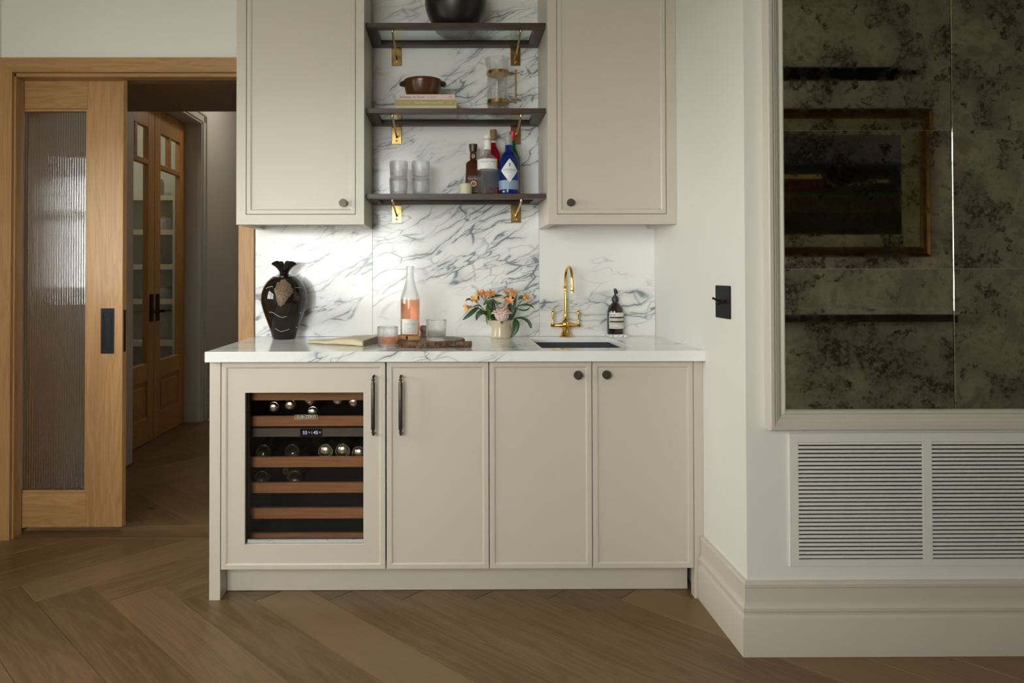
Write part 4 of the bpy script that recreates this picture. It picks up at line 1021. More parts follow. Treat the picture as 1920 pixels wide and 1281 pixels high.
# flared bow shaped mouth: a flattened trumpet notched deep at front and back
def lobe(sg):
    v, f = [], []; nu, nv = 26, 9; m = nv + 1
    for side in (0, 1):
        for i in range(nu + 1):
            a = -PI / 2 + PI * i / nu; ca = math.cos(a)           # ca=1 at the outer side, 0 at front/back notch
            nt = math.exp(-(ca / .16) ** 2)
            for j in range(nv + 1):
                h = j / nv * (1 - .62 * nt)
                rad = .0172 + .0385 * h ** 1.35 - (.0026 if side else 0)
                v.append((x + sg * (rad * ca + .0012), y - rad * math.sin(a) * (1 - .30 * h), z + .2865 + .057 * h - .017 * h * h * ca ** 3))
    n1 = (nu + 1) * m
    for i in range(nu):
        for j in range(nv):
            q = i * m + j; f += [(q, q + 1, q + m + 1, q + m), (n1 + q, n1 + q + m, n1 + q + m + 1, n1 + q + 1)]
        f += [(i * m + nv, n1 + i * m + nv, n1 + (i + 1) * m + nv, (i + 1) * m + nv)]
    for j in range(nv):
        q = nu * m + j; f += [(j, n1 + j, n1 + j + 1, j + 1), (q, q + 1, n1 + q + 1, n1 + q)]
    return v, f
mk('mouth_lobe', lobe(-1), 'vase_dark', va, smooth=1); mk('mouth_lobe', lobe(1), 'vase_dark', va, smooth=1)
mk('neck_collar', lathe([(.0485, .270), (.0515, .2715), (.0515, .2735), (.046, .2745)], 48, (x, y, z)), 'vase_dark', va, smooth=1)
def vr(h):
    for (r0, h0), (r1, h1) in zip(VP[:-1], VP[1:]):
        if h0 <= h <= h1 and h1 > h0: return r0 + (r1 - r0) * (h - h0) / (h1 - h0)
    return .05
s = NT('crackle_glaze'); o_ = s.obj()
vd = s.voro(o_, 250, 'DISTANCE_TO_EDGE'); cr_ = s.step(vd, .03, .25)
cm = s.mix(s.noise(o_, 40, 2), (.58, .46, .30), (.26, .12, .05))
s.bump(cr_, .8, .002)
M['crackle'] = s.set(s.mix(cr_, (.045, .025, .015), cm), .3)
outline = [(-.40, .252), (-.20, .264), (.05, .265), (.22, .256), (.36, .240), (.44, .220), (.40, .203), (.26, .186), (.10, .168), (.02, .152), (-.16, .143), (-.28, .150), (-.33, .170), (-.38, .196), (-.46, .210), (-.50, .222), (-.43, .238)]
# patch measured as angle round the vase and height, laid just proud of the body
def patch():
    cxp = sum(a for a, _ in outline) / len(outline); czp = sum(h for _, h in outline) / len(outline)
    v, f = [], []; n = len(outline); K = 6
    for k in range(1, K + 1):
        for a, h in outline:
            aa = cxp + (a - cxp) * k / K; hh = czp + (h - czp) * k / K; r = vr(hh) + (.0016 if k < K else -.0005)
            v.append((x + r * math.sin(aa + .23), y - r * math.cos(aa + .23), z + hh))
    v.append((x + (vr(czp) + .0016) * math.sin(cxp + .23), y - (vr(czp) + .0016) * math.cos(cxp + .23), z + czp))
    for k in range(K - 1):
        for i in range(n): f.append((k * n + i, k * n + (i + 1) % n, (k + 1) * n + (i + 1) % n, (k + 1) * n + i))
    for i in range(n): f.append((len(v) - 1, (i + 1) % n, i))
    return v, f
tag(mk('crackle_patch', patch(), 'crackle', va, smooth=1), 'beige crackled glaze patch')
M['inlay'] = plain('pale_inlay', (.62, .58, .50), .35)
for pts in ([(-.75, .121), (-.62, .1215), (-.50, .118), (-.30, .106), (-.10, .098), (.08, .101), (.18, .104)], [(-.60, .050), (-.40, .041), (-.18, .036), (.05, .039), (.25, .042), (.42, .048)], [(.85, .12), (1.0, .113), (1.12, .108)], [(-.98, .222), (-.8, .228), (-.6, .231), (-.5, .230)], [(.55, .225), (.8, .226), (1.0, .224)], [(.85, .055), (1.0, .052), (1.1, .045)]):
    P = []
    for i in range(len(pts) - 1):
        for q in range(4):
            tt = q / 4; a = pts[i][0] + (pts[i + 1][0] - pts[i][0]) * tt; h = pts[i][1] + (pts[i + 1][1] - pts[i][1]) * tt
            P.append((x + vr(h) * math.sin(a + .2), y - vr(h) * math.cos(a + .2), z + h))
    mk('inlay_line', tube(P, .0008, 5), 'inlay', va)

# folded towel
s = NT('linen'); o_ = s.obj()
wv = s.math('ADD', s.noise(s.map(o_, sc=(1, 8, 1)), 160, 2), s.noise(s.map(o_, sc=(8, 1, 1)), 160, 2))
s.bump(wv, .35, .0012)
M['linen'] = s.set(s.mix(s.noise(o_, 30, 3), (.60, .52, .35), (.50, .42, .27)), .9, Sheen_Weight=.2)
tw = thing('towel', 'folded beige linen towel lying between vase and wine tumbler', 'towel', (-.45, 2.88, ZT))
A, B, D_, E_ = Vector((-.592, 2.872, 0)), Vector((-.338, 2.722, 0)), Vector((-.272, 2.955, 0)), Vector((-.45, 3.085, 0))
def cloth(path, name, wav, seed):
    """path: list of (depth 0 front..1 back, height); bilinear footprint"""
    rn = random.Random(seed); v, f = [], []; nu = 28
    ph = [rn.random() * 6 for _ in range(4)]
    for i in range(nu + 1):
        u = i / nu
        for (d, h) in path:
            p = (A.lerp(B, u)).lerp(E_.lerp(D_, u), d)
            hs = .30 + .70 * min(1, u * 1.4)         # thinner at the left tip
            wob = wav * (math.sin(u * 9 + ph[0] + d * 4) + .6 * math.sin(u * 21 + ph[1] - d * 7)) * (.4 + h / .03)
            p2 = p + Vector((.006 * math.sin(d * 5 + ph[2]) * (1 - u), .008 * math.sin(u * 5 + ph[3]) * (1 if h > .006 else .4), 0))
            v.append((p2.x, p2.y, ZT + .0012 + max(0, h * hs + max(wob, -h * .25))))
    m = len(path)
    for i in range(nu):
        for j in range(m - 1): f.append((i * m + j, i * m + j + 1, (i + 1) * m + j + 1, (i + 1) * m + j))
    o = mk(name, (v, f), 'linen', tw, smooth=1.5)
    md = o.modifiers.new('thick', 'SOLIDIFY'); md.thickness = .0018; md.offset = 0
    return o
def fold(d0, h0, h1, n=6): # front fold half circle from h0 to h1 at depth d0
    r = (h1 - h0) / 2; return [(d0 - .06 * math.sin(PI * i / n), h0 + r * (1 - math.cos(PI * i / n))) for i in range(n + 1)]
lin = lambda a, b, h0, h1, n=8: [(a + (b - a) * i / n, h0 + (h1 - h0) * i / n) for i in range(n + 1)]
cloth(lin(.9, .08, .001, .001) + fold(.07, .001, .0245, 8) + lin(.08, .98, .0245, .024), 'outer_fold', .0016, 3)
cloth(lin(.95, .12, .0055, .0055) + fold(.11, .0055, .0105, 5) + lin(.12, .93, .0105, .011), 'inner_fold', .0010, 5)
cloth(lin(.96, .10, .0140, .0140) + fold(.09, .0140, .0195, 5) + lin(.10, .95, .0195, .0195), 'inner_fold', .0010, 9)

# serving board
s = NT('board_top'); o_ = s.obj()
rr_ = s.noise(s.map(o_, sc=(6, 22, 6)), 2.0, 4, .6, .4)
M['board'] = s.set(s.mix(rr_, (.25, .145, .075), (.13, .072, .036)), .5)
s = NT('bark'); o_ = s.obj(); nb = s.noise(s.map(o_, sc=(1, 1, .5)), 70, 5, .65); s.bump(nb, .9, .004)
M['bark'] = s.set(s.mix(s.step(nb, .35, .65), (.045, .026, .015), (.22, .12, .06)), .8)
bd = thing('serving_board', 'round live edge wooden serving board with bark handle', 'board', (-.09, 2.80, ZT))
def live(n=56, rx=.156, ry=.137, jig=.0035, seed=2):
    rn = random.Random(seed); ph = [rn.random() * 6 for _ in range(4)]
    return [(-.092 + (rx + jig * math.sin(3 * a + ph[0]) + jig * .6 * math.sin(7 * a + ph[1])) * math.cos(a), 2.80 + (ry + jig * math.sin(4 * a + ph[2])) * math.sin(a)) for a in [2 * PI * i / n for i in range(n)]]
lo = live()
cxb, cyb = -.092, 2.80
v, f = [], []; n = len(lo); rn = random.Random(4)
for k, (zz, sc__) in enumerate(((.0004, .955), (.006, .985), (.013, 1.0), (.020, 1.0), (.0238, .99))):
    for i, p in enumerate(lo):
        q = sc__ + (rn.random() - .5) * .012 * (1 if 0 < k < 4 else .3); v.append((cxb + (p[0] - cxb) * q, cyb + (p[1] - cyb) * q, ZT + zz))
for k in range(4):
    for i in range(n): f.append((k * n + i, k * n + (i + 1) % n, (k + 1) * n + (i + 1) % n, (k + 1) * n + i))
f.append(tuple(range(n))); f.append(tuple(4 * n + i for i in range(n)))
mk('bark_edge', (v, f), 'bark', bd)
mk('board_face', prism([(cxb + (p[0] - cxb) * .985, cyb + (p[1] - cyb) * .985) for p in lo], ZT + .0235, ZBD, 2), 'board', bd)
hp = [(-.03 + .115 * t, 2.708 - .012 * math.sin(t * 3), ZT + .013 + .001 * math.sin(t * 5)) for t in [i / 10 for i in range(11)]]
mk('bark_handle', tube(hp, [.0115, .0118, .011, .0112, .0108, .0105, .0112, .0115, .0118, .0122, .0118], 14), 'bark', bd, smooth=1)
mk('handle_end', tube([(hp[-1][0], hp[-1][1], hp[-1][2]), (hp[-1][0] + .003, hp[-1][1], hp[-1][2])], [.0108, .009], 14), 'shelf_wood', bd)
# rose wine bottle
x, y, z = -.159, 2.852, ZBD + .0004
rb = thing('wine_bottle', 'open clear bottle of rose wine on the wooden board', 'bottle', (x, y, z))
mk('glass_body', lathe([(0, .006), (.02, .004), (.034, 0), (.0385, .0015), (.0400, .005), (.0400, .150), (.0385, .163), (.0335, .182), (.0270, .200), (.0210, .220), (.0172, .240), (.0152, .258), (.0148, .272), (.0148, .276), (.0160, .277), (.0160, .288), (.0150, .2905),
                         (.0110, .2905), (.0108, .285), (.0112, .255), (.0140, .238), (.0180, .218), (.0240, .198), (.0308, .180), (.0360, .161), (.0377, .148), (.0377, .012), (.034, .008), (.02, .014), (0, .018)], 52, (x, y, z)), 'glass', rb, smooth=.8)
mk('wine', lathe([(0, .0183), (.02, .0143), (.034, .0083), (.0375, .0123), (.0375, .148), (.0367, .154), (0, .154)], 52, (x, y, z)), 'rose_wine', rb, smooth=.8)
lb = mk('label', cyl_patch((x, y), .0401, .0735, z + .0165, z + .0775), lab('ivory_label', (.72, .70, .66)), rb, smooth=.8)
mk('lettering', cat(text_cyl('SANCERRE', .0072, (x, y), .0407, z + .0565, 0, 1.35), text_cyl('LES', .0035, (x, y), .0407, z + .0665), text_cyl('Rosé', .006, (x, y), .0407, z + .039), text_cyl('MIS EN BOUTEILLE AU DOMAINE', .0030, (x, y), .0407, z + .0245)), inkg, lb)
# corks
M['cork'] = plain('cork', (.42, .22, .09), .85, 0, .35, 120)
def cork(label, c, ang, ln=.044, r=.0102, mat='cork'):
    d = Vector((math.cos(ang), math.sin(ang), 0)) * ln / 2; c = Vector(c)
    o = thing('cork', label, 'cork', (c.x, c.y, c.z - r), 'corks on the board')
    P = [c - d, c - d * .94, c + d * .94, c + d]
    mk('cork_body', tube(P, [r * .9, r, r, r * .9], 20), mat, o, smooth=.7)
    e = c - d * 1.001
    mk('stamp', tube([e, e - d * .004], r * .55, 14), 'brown_glaze', o)
cork('tan cork lying in front of the wine bottle label', (-.137, 2.700, ZBD + .0106), .12)
cork('darker cork lying between the wine tumbler and the bottle', (-.183, 2.742, ZBD + .0106), 2.6, .042)
x, y, z = -.108, 2.915, ZBD + .0003
ck = thing('cork', 'grey brown mushroom cork standing behind the wine bottle', 'cork', (x, y, z), 'corks on the board')
mk('cork_body', lathe([(0, 0), (.0125, 0), (.013, .003), (.0115, .018), (.0150, .024), (.0165, .032), (.0145, .041), (.008, .045), (0, .046)], 24, (x, y, z)), plain('old_cork', (.26, .20, .14), .85, 0, .3, 90), ck, smooth=.9)
mk('wire_loop', lathe([(.0122, .0190), (.0130, .0195), (.0122, .0200)], 20, (x, y, z)), 'steel', ck)

# pitcher with flowers
x, y, z = .2285, 3.105, ZT + .0003
PX, PY = x, y
s = NT('cream_glaze'); o_ = s.obj()
M['cream_glaze'] = s.set(s.mix(s.noise(o_, 8, 3), (.66, .58, .43), (.58, .49, .35)), .2)
pc = thing('pitcher', 'small cream ceramic pitcher holding the flowers', 'pitcher', (x, y, z))
def pspout(r, z_, a):
    d = math.atan2(math.sin(a + PI / 2), math.cos(a + PI / 2))
    return r * (1 + .75 * max(0, (z_ - .042) / .036) ** 1.3 * math.exp(-(d / .42) ** 2))
mk('pitcher_body', lathe([(0, 0), (.0415, 0), (.0435, .002), (.0435, .010), (.0425, .014), (.0405, .030), (.0388, .044), (.0395, .058), (.0425, .070), (.0445, .0765), (.0437, .0782), (.0420, .0765), (.0395, .068), (.0365, .05), (.038, .03), (.039, .008), (0, .005)], 48, (x, y, z), mod=pspout), 'cream_glaze', pc, smooth=.9)
mk('foot_ring', lathe([(.0435, .004), (.0442, .005), (.0442, .0075), (.0435, .0085)], 40, (x, y, z)), 'cream_glaze', pc, smooth=1)
hp = [(x + .038 + .012 * math.sin(PI * t), y + .030 + .03 * math.sin(PI * t), z + .066 - .05 * t) for t in [i / 10 for i in range(11)]]
mk('pitcher_handle', tube(hp, .005, 10), 'cream_glaze', pc, smooth=1)
def leafmat(name, c1, c2):
    s = NT(name); o_ = s.obj(); return s.set(s.mix(s.noise(o_, 25, 3), c1, c2), .42)
M['leaf'] = leafmat('leaf_green', (.036, .095, .022), (.016, .050, .012))
M['leaf_l'] = leafmat('leaf_light', (.12, .22, .04), (.06, .14, .025))
M['stem'] = leafmat('stem_green', (.13, .20, .05), (.08, .14, .035))
def ptal(name, c1, c2):
    s = NT(name); o_ = s.obj(); return s.set(s.mix(s.noise(o_, 40, 3), c1, c2), .55, Subsurface_Weight=.0)
M['rose_pink'] = ptal('rose_pink', (.78, .54, .46), (.82, .66, .58))
M['rose_pale'] = ptal('rose_pale', (.80, .69, .56), (.84, .75, .66))
M['orange'] = ptal('lily_orange', (.76, .34, .07), (.80, .50, .16))
M['orange2'] = ptal('lily_peach', (.72, .26, .10), (.80, .48, .20))
def Q(zx, zy, yy): # bouquet sketch units -> metres on the plane at depth yy
    return Vector(((850 + zx / 9.853 - 842) * yy / 1310, yy, 1.196 - (530 + zy / 9.853 - 516) * yy / 1310))
def bez(P, n):
    P = [Vector(p) for p in P]; out = []
    for i in range(n + 1):
        t = i / n; q = P[:]
        while len(q) > 1: q = [a.lerp(b, t) for a, b in zip(q[:-1], q[1:])]
        out.append(q[0])
    return out
def blade(P, width, nrm, n=12, cup=.25, prof=None):
    """leaf or petal: ribbon along P, widest in the middle, folded a little along the midrib"""
    pts = bez(P, n); v, f = [], []; nrm = Vector(nrm).normalized()
    for i, p in enumerate(pts):
        t = i / n; d = (pts[min(i + 1, n)] - pts[max(i - 1, 0)]).normalized()
        sd = d.cross(nrm); sd = sd.normalized() if sd.length > 1e-4 else Vector((1, 0, 0)); up = sd.cross(d)
        wd = width * (prof(t) if prof else (math.sin(PI * min(1, t * .93 + .05)) ** .75)) / 2
        for k in (-1, -.5, 0, .5, 1): v.append(p + sd * wd * k + up * (abs(k) * cup * wd))
    m = 5
    for i in range(n):
        for k in range(4): f.append((i * m + k, i * m + k + 1, (i + 1) * m + k + 1, (i + 1) * m + k))
    return [tuple(p) for p in v], f
def leaf(par, P, width, mat='leaf', nrm=(0, -1, .4), cup=.25):
    o = mk('leaf', blade(P, width, nrm, cup=cup), mat, par, smooth=1.2)
    md = o.modifiers.new('thick', 'SOLIDIFY'); md.thickness = .0005
ctr0 = Vector((PX, PY, z + .03))
def rose(label, c, r, matname, h, seed):
    rn = random.Random(seed); c = Vector(c)
    t = thing('rose', label, 'flower', tuple(c), 'roses in the pitcher')
    mk('stem', tube(bez([ctr0 + Vector((0, 0, -.015)), ctr0 + Vector((0, 0, .03)), c - Vector((0, 0, h * .6))], 6), .0028, 8), 'stem', t, smooth=1)
    mk('calyx', lathe([(0, -h * .58), (r * .12, -h * .56), (r * .20, -h * .50), (0, -h * .44)], 16, tuple(c)), 'leaf', t, smooth=1)
    k = 0
    for ring, (num, rr, curl, hh) in enumerate(((3, .20, .05, 1.0), (4, .38, .10, 1.02), (5, .56, .16, 1.0), (5, .74, .24, .95), (6, .88, .34, .86))):
        for i in range(num):
            a0 = 2 * PI * i / num + ring * .73 + rn.uniform(-.2, .2)
            wa = 2 * PI / num * .78; dh = rn.uniform(-.05, .04)
            v, f = [], []; nu, nv = 10, 11
            for iu in range(nu + 1):
                for iv in range(nv + 1):
                    u = iu / nu * 2 - 1; vv = iv / nv
                    body = math.sin(min(1., vv * 1.3) * PI / 2) ** .58
                    lip = max(0., (vv - .70) / .30)
                    R_ = r * (.10 + (rr - .10) * body) + r * curl * lip ** 1.6
                    zz = -h * .5 + h * (hh + dh) * min(1., vv * 1.12) * (1 - .13 * u * u * vv) - h * curl * .55 * lip ** 2
                    a = a0 + u * wa * (.45 + .55 * math.sin(PI * min(.80, vv * .75 + .12)))
                    R_ += .0011 * math.sin(u * 6 + i * 2 + ring) * lip
                    v.append((c.x + R_ * math.sin(a), c.y - R_ * math.cos(a), c.z + zz + .0010 * math.sin(u * 5 + ring) * vv))
            C_ = nv + 1
            for iu in range(nu):
                for iv in range(nv): q = iu * C_ + iv; f.append((q, q + 1, q + C_ + 1, q + C_))
            o = mk('petal', (v, f), matname, t, smooth=2)
            md = o.modifiers.new('thick', 'SOLIDIFY'); md.thickness = .0007
    return t
rose('full pale pink rose low at the front of the pitcher', tuple(Q(893, 603, 3.055)), .038, 'rose_pink', .058, 1)
rose('creamy white rose bud above and behind the pink rose', tuple(Q(888, 365, 3.095)), .0255, 'rose_pale', .052, 2)
def lily(label, c, axis, mat, base_off, leaves, n=6, ln=.034, wd=.0165, spread=.55, extra=()):
    c = Vector(c); axis = Vector(axis).normalized()
    t = thing('alstroemeria', label, 'flower', tuple(c), 'orange lilies in the pitcher')
    b0 = ctr0 + Vector(base_off)
    mk('stem', tube(bez([b0, b0 + Vector((base_off[0] * .5, 0, .045)), c - axis * .03, c], 8), [.0022] * 6 + [.0018, .0016, .0014], 8), 'stem', t, smooth=1)
    for (cc_, ax_) in [(c, axis)] + [(Vector(a), Vector(b).normalized()) for a, b in extra]:
        u = ax_.orthogonal().normalized(); w2 = ax_.cross(u)
        if (cc_ - c).length > 1e-5: mk('side_stem', tube([c - axis * .012, cc_], .0013, 6), 'stem', t)
        for i in range(n):
            a = 2 * PI * i / n + .3; o_ = u * math.cos(a) + w2 * math.sin(a)
            k = 1.0 if i % 2 else .85
            P = [cc_, cc_ + ax_ * ln * .45 + o_ * ln * .12, cc_ + ax_ * ln * .85 + o_ * ln * spread * .7, cc_ + ax_ * ln * (.95) * k + o_ * ln * spread * 1.25]
            o = mk('petal', blade(P, wd * k, -o_ + ax_ * .5, n=8, cup=.35, prof=lambda q: math.sin(PI * min(1, q * .80 + .16)) ** .8), mat, t, smooth=1.5)
            md = o.modifiers.new('thick', 'SOLIDIFY'); md.thickness = .0005
    for P, wl, mt, nr in leaves: leaf(t, P, wl, mt, nr)
FR = (0, -1, .35)
lily('orange lily hanging furthest left out of the pitcher', Q(335, 445, 3.08), (-.9, -.35, -.15), 'orange', (-.012, -.01, 0), [
    ((Q(470, 460, 3.07), Q(380, 500, 3.05), Q(300, 600, 3.05), Q(170, 690, 3.05)), .0200, 'leaf', (.5, -1, .5)),
    ((Q(360, 360, 3.08), Q(310, 290, 3.08), Q(260, 290, 3.08), Q(222, 350, 3.07)), .0095, 'leaf', FR)])
lily('orange yellow lily second from left above the pitcher', Q(440, 370, 3.075), (-.45, -.5, .75), 'orange', (-.008, -.012, 0), [
    ((Q(600, 560, 3.06), Q(520, 535, 3.05), Q(430, 560, 3.05), Q(425, 700, 3.05)), .0230, 'leaf', (.2, -1, .5)),
    ((Q(480, 330, 3.09), Q(440, 270, 3.09), Q(460, 220, 3.09), Q(465, 195, 3.09)), .011, 'leaf', FR),
    ((Q(370, 440, 3.07), Q(430, 415, 3.06), Q(480, 420, 3.06), Q(520, 440, 3.06)), .008, 'leaf', FR)])
lily('cluster of orange lilies standing left of the white rose', Q(590, 300, 3.085), (.05, -.5, .85), 'orange2', (-.004, -.006, 0), [
    ((Q(640, 640, 3.06), Q(600, 560, 3.045), Q(610, 640, 3.04), Q(625, 775, 3.04)), .0085, 'leaf_l', FR),
    ((Q(690, 640, 3.10), Q(650, 520, 3.09), Q(640, 420, 3.09), Q(700, 330, 3.09)), .030, 'leaf', FR),
    ((Q(640, 300, 3.10), Q(720, 240, 3.09), Q(800, 250, 3.08), Q(910, 235, 3.07)), .013, 'leaf', FR),
    ((Q(740, 700, 3.10), Q(700, 560, 3.10), Q(700, 430, 3.10), Q(740, 300, 3.10)), .034, 'leaf', FR),
    ((Q(660, 690, 3.085), Q(640, 600, 3.08), Q(560, 560, 3.075), Q(480, 470, 3.07)), .012, 'leaf', FR),
    ((Q(640, 690, 3.08), Q(700, 560, 3.07), Q(650, 500, 3.06), Q(600, 480, 3.05)), .016, 'leaf_l', FR),
    ((Q(560, 420, 3.08), Q(600, 330, 3.075), Q(680, 360, 3.07), Q(740, 420, 3.07)), .017, 'leaf', FR),
    ((Q(640, 340, 3.07), Q(720, 310, 3.06), Q(770, 350, 3.05), Q(800, 400, 3.045)), .012, 'leaf', FR),
    ((Q(760, 690, 3.10), Q(720, 600, 3.09), Q(690, 520, 3.09), Q(670, 420, 3.09)), .026, 'leaf', FR)],
    extra=[(Q(665, 280, 3.08), (.35, -.5, .7)), (Q(530, 270, 3.09), (-.35, -.3, .9))])
lily('orange lily leaning up behind the white rose', Q(1010, 260, 3.09), (-.25, -.35, .9), 'orange2', (.008, .0, 0), [
    ((Q(1000, 330, 3.10), Q(1030, 280, 3.09), Q(1090, 280, 3.09), Q(1130, 310, 3.08)), .020, 'leaf', FR),
    ((Q(1085, 640, 3.08), Q(1110, 520, 3.08), Q(1120, 420, 3.08), Q(1180, 200, 3.08)), .0145, 'leaf', FR),
    ((Q(1160, 300, 3.07), Q(1100, 350, 3.06), Q(1070, 380, 3.06), Q(1060, 390, 3.06)), .004, 'leaf_l', FR),
    ((Q(1050, 690, 3.10), Q(1090, 600, 3.10), Q(1080, 500, 3.10), Q(1000, 330, 3.10)), .030, 'leaf', FR),
    ((Q(1110, 640, 3.09), Q(1150, 520, 3.08), Q(1190, 430, 3.08), Q(1240, 340, 3.08)), .008, 'stem', FR),
    ((Q(940, 300, 3.07), Q(980, 240, 3.07), Q(1020, 300, 3.06), Q(1010, 350, 3.06)), .014, 'leaf', FR),
    ((Q(800, 420, 3.045), Q(830, 370, 3.04), Q(860, 385, 3.04), Q(895, 380, 3.04)), .008, 'leaf', FR),
    ((Q(1050, 700, 3.08), Q(1060, 620, 3.06), Q(1080, 560, 3.06), Q(1130, 470, 3.06)), .020, 'leaf', FR)],
    extra=[(Q(1075, 265, 3.08), (.3, -.4, .7)), (Q(1040, 400, 3.06), (-.1, -.6, .5))])
lily('orange lily furthest right with long drooping leaves', Q(1275, 330, 3.08), (.55, -.4, .55), 'orange', (.014, -.004, 0), [
    ((Q(1120, 690, 3.06), Q(1180, 720, 3.035), Q(1160, 880, 3.03), Q(1058, 1015, 3.035)), .0320, 'leaf', FR),
    ((Q(1110, 680, 3.07), Q(1280, 590, 3.06), Q(1480, 730, 3.05), Q(1395, 835, 3.05), Q(1450, 845, 3.05)), .0150, 'leaf', (-.3, -1, .6)),
    ((Q(1180, 440, 3.08), Q(1290, 400, 3.07), Q(1430, 390, 3.06), Q(1500, 490, 3.06)), .0095, 'leaf', (0, -1, .8)),
    ((Q(1165, 480, 3.07), Q(1280, 540, 3.06), Q(1390, 530, 3.06), Q(1420, 440, 3.06)), .0085, 'leaf', (0, -1, .6)),
    ((Q(1200, 320, 3.08), Q(1230, 260, 3.08), Q(1300, 260, 3.08), Q(1330, 330, 3.07)), .018, 'leaf', FR)])

# brass tap
x, y, z = .5244, 3.1475, ZT + .0002
tp = thing('tap', 'polished brass two lever tap with tall hooked spout', 'tap', (x, y, z))
mk('base', lathe([(0, 0), (.0285, 0), (.0290, .003), (.0270, .005), (.0235, .008), (.0215, .012), (.0225, .014), (.0205, .017), (.0170, .023), (.0150, .031), (.0165, .033), (.0165, .035), (.0140, .037), (0, .037)], 36, (x, y, z)), 'brass', tp, smooth=.7)
mk('hub', lathe([(0, .036), (.0130, .037), (.0175, .044), (.0195, .054), (.0185, .064), (.0145, .072), (.0105, .076), (.0115, .078), (.0115, .081), (.0085, .084), (.0095, .092), (.0095, .096), (.0075, .105), (0, .105)], 36, (x, y, z)), 'brass', tp, smooth=.7)
v, f = lathe([(0, 0), (.0078, 0), (.0078, .004), (.006, .006), (0, .0062)], 20); mk('hub_boss', ([(x + p[0], y - .0165 - p[2], z + .0465 + p[1]) for p in v], f), 'brass', tp, smooth=.7)
for sg in (-1, 1):
    prof = [(0, .012), (.012, .014), (.0135, .017), (.0115, .021), (.0120, .024), (.0105, .027), (.0085, .034), (.0065, .043), (.0055, .048), (.0075, .050), (.0075, .053), (.0070, .056), (.0085, .060), (.0080, .0655), (.0045, .0685), (0, .069)]
    v, f = lathe(prof, 24); vv = mk('valve_arm', ([(x + sg * p[2], y + p[1], z + .052 + p[0]) for p in v], f), 'brass', tp, smooth=.7)
    mk('lever', lathe([(0, .004), (.0055, .005), (.0062, .010), (.0042, .014), (.0034, .020), (.0040, .032), (.0062, .050), (.0068, .056), (.0055, .061), (.0035, .063), (.0048, .066), (.0040, .070), (0, .0715)], 20, (x + sg * .0575, y, z + .052)), 'brass', vv, smooth=.7)
sp_ = [(x, y, z + .100), (x, y, z + .20), (x, y, z + .255)]
rad = .0585
for i in range(1, 17):
    a = PI * i / 16; sp_.append((x + .010 * (1 - math.cos(a)) / 2, y - rad + rad * math.cos(a), z + .255 + rad * math.sin(a) * 1.02))
sp_ += [(x + .0105, y - 2 * rad, z + .235), (x + .0105, y - 2 * rad, z + .222)]
mk('spout', tube(sp_, [.0068, .0062, .0062] + [.0062] * 16 + [.0062, .0062], 18), 'brass', tp, smooth=1)
mk('spout_collar', lathe([(.0065, .200), (.0085, .202), (.0085, .205), (.0075, .207), (.0075, .222), (.0088, .225), (.0088, .229), (.0065, .231)], 24, (x, y, z)), 'brass', tp, smooth=.7)
mk('nozzle', lathe([(.0062, .224), (.0085, .223), (.0088, .214), (.0080, .213), (.0092, .211), (.0092, .202), (.0070, .2015), (.0068, .205), (0, .205)], 24, (x + .0105, y - 2 * rad, z)), 'brass', tp, smooth=.7)

# soap dispenser on marble dish
x, y, z = .7475, 3.143, ZT + .0003
ds = thing('soap_dish', 'small rectangular veined marble dish under the soap bottle', 'dish', (x + .003, y, z))
mk('dish_body', rings_xz([(0, 0, 0, 0, 0)]) if False else box(x - .0405, x + .0465, y - .042, y + .038, z, z + .0125, .002), 'marble_dish', ds)
mk('dish_rim', box(x - .0385, x + .0445, y - .040, y + .036, z + .0125, z + .0135, .0004), 'marble_dish', ds)
z2 = z + .0137
sb = thing('soap_bottle', 'dark amber pump soap bottle with white label', 'bottle', (x, y, z2))
M['amber_dark'] = NT('dark_amber').set((.016, .011, .009), .08, Coat_Weight=.4)
mk('bottle_body', lathe([(0, 0), (.0335, 0), (.0358, .002), (.0365, .006), (.0365, .098), (.0355, .106), (.0320, .116), (.0250, .127), (.0165, .137), (.0135, .140), (.0135, .147), (0, .147)], 44, (x, y, z2)), 'amber_dark', sb, smooth=.8)
blk = plain('black_plastic', (.018, .018, .018), .35)
mk('collar', lathe([(0, .1455), (.0155, .1455), (.0158, .147), (.0158, .163), (.0150, .1645), (.0095, .1648), (.0095, .171), (.0065, .172), (0, .172)], 32, (x, y, z2)), blk, sb, smooth=.6)
mk('pump', cat(lathe([(.0042, .171), (.0042, .187), (.0052, .188), (.0068, .191), (.0068, .199), (.0055, .203), (0, .204)], 20, (x, y, z2)), tube([(x, y, z2 + .196), (x - .001, y - .02, z2 + .196), (x - .0015, y - .036, z2 + .190), (x - .0015, y - .040, z2 + .182)], [.006, .0052, .0046, .0038], 14)), blk, sb, smooth=.8)
lb = mk('label', lathe([(.0366, .025), (.0369, .025), (.0369, .0965), (.0366, .0965)], 26, (x, y, z2), -1.05, 1.30), lab('cream_label', (.70, .68, .60)), sb, smooth=.8)
bars = [lathe([(.0370, a), (.0372, a), (.0372, b2), (.0370, b2)], 24, (x, y, z2), -.94, 1.24) for a, b2 in ((.0705, .0785), (.0520, .0605))]
thinl = [lathe([(.0370, a), (.0372, a), (.0372, a + .0009), (.0370, a + .0009)], 20, (x, y, z2), -.9, e) for a, e in ((.0655, .6), (.0470, 1.2), (.0445, 1.1), (.0330, .0), (.0305, .3))]
mk('label_bars', cat(*bars, *thinl), inkd, lb)
mk('lettering', text_cyl('Aesop', .0125, (x, y), .0372, z2 + .0875, -.62, 1.0), inkd, lb)

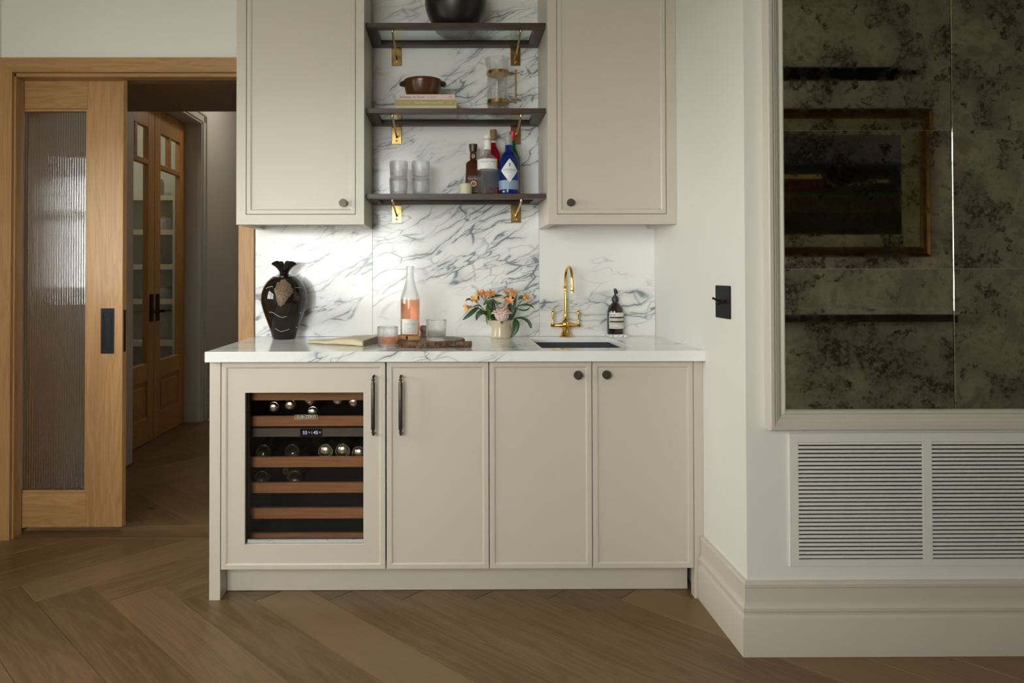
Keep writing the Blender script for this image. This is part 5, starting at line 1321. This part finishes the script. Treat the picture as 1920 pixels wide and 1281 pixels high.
# ================================================================== BOTTLES INSIDE THE COOLER
M['dark_glass'] = NT('dark_bottle_glass').set((.010, .012, .008), .08, Coat_Weight=.5)
def cooler_bottle(label, x, z, y0, kind):
    t = thing('stored_bottle', label, 'bottle', (x, y0, z), 'bottles in the wine cooler')
    def along(prof, n=28):
        v, f = lathe(prof, n); return [(x + p[0], y0 + p[2], z + p[1]) for p in v], f
    if kind == 'cap':       # foil capped neck towards the glass
        mk('foil_cap', along([(0, .0005), (.012, .001), (.0185, .004), (.0205, .008), (.0208, .012), (.0190, .0125), (.0190, .015), (.0212, .0155), (.0212, .02), (.0175, .03), (.0165, .08)]), 'silver', t, smooth=.7)
        mk('bottle_glass', along([(.016, .08), (.017, .13), (.022, .20), (.0235, .23), (.0235, .38), (.02, .386), (0, .38)]), 'dark_glass', t, smooth=.8)
    else:                   # base towards the glass
        m_ = 'silver' if kind == 'bright' else 'dark_glass'
        mk('bottle_glass', along([(0, .012), (.012, .008), (.021, .003), (.0262, .0004), (.0285, .0002), (.0300, .0012), (.0318, .005), (.0318, .20), (.03, .23), (.014, .28), (.0135, .36), (0, .36)]), 'dark_glass', t, smooth=.8)
        if kind == 'bright':  # silver ring and dome stand in for highlights on the dark glass base
            mk('base_glint', along([(.0240, .0010), (.0250, -.0012), (.0266, -.0012), (.0280, .0010)]), 'silver', t, smooth=.7)
            mk('glint_dome', along([(0, -.0055), (.008, -.0050), (.016, -.0030), (.0215, .0), (.023, .003)]), 'silver', t, smooth=.7)
def wx(zx, yy=2.70): return (400 + zx / 2.786 - 842) * yy / 1310
def wz(zy, yy=2.70): return 1.196 - (670 + zy / 2.786 - 516) * yy / 1310
for lbl, zx, zy in (('silver capped bottle furthest left on the top rack of the cooler', 312, 262), ('silver capped bottle second from left on the top rack of the cooler', 398, 250), ('silver capped bottle hanging high in the middle of the cooler top rack', 503, 222), ('silver capped bottle low in the middle of the top rack', 516, 287), ('silver capped bottle second from right on the cooler top rack', 648, 222), ('silver capped bottle furthest right on the top rack of the cooler', 731, 234)):
    cooler_bottle(lbl, wx(zx), wz(zy), 2.70, 'cap')
for lbl, zx, zy, k in (('bright based bottle furthest left of three on the second cooler rack', 587, 488, 'bright'), ('bright based bottle in the middle of three on the second cooler rack', 676, 486, 'bright'), ('bright based bottle at the right edge of the second cooler rack', 762, 500, 'bright'),
                       ('dark bottle at the left edge of the second cooler rack', 262, 492, 'dark'), ('dark bottle second from left on the second cooler rack', 415, 490, 'dark'), ('dark bottle at the left edge of the third cooler rack', 255, 628, 'dark'), ('dark bottle second from left on the third cooler rack', 425, 628, 'dark')):
    cooler_bottle(lbl, wx(zx), wz(zy), 2.70, k)
x, z = wx(373), wz(597)
t = thing('stored_bottle', 'bottle with a thin gold ringed neck on the third cooler rack', 'bottle', (x, 2.72, z), 'bottles in the wine cooler')
v, f = lathe([(0, .002), (.010, .001), (.0125, .003), (.0125, .05), (.011, .05)], 20); mk('foil_cap', ([(x + p[0], 2.72 + p[2], z + p[1]) for p in v], f), 'dark_glass', t, smooth=.7)
v, f = lathe([(.0092, .0012), (.0098, -.0004), (.0108, -.0004), (.0114, .0012)], 20); mk('gold_ring', ([(x + p[0], 2.72 + p[2], z + p[1]) for p in v], f), 'brass_a', t, smooth=.7)
v, f = lathe([(.011, .05), (.0115, .10), (.0120, .17), (.0122, .2), (.0122, .36), (0, .36)], 20); mk('bottle_glass', ([(x + p[0], 2.72 + p[2], z + p[1]) for p in v], f), 'dark_glass', t, smooth=.7)
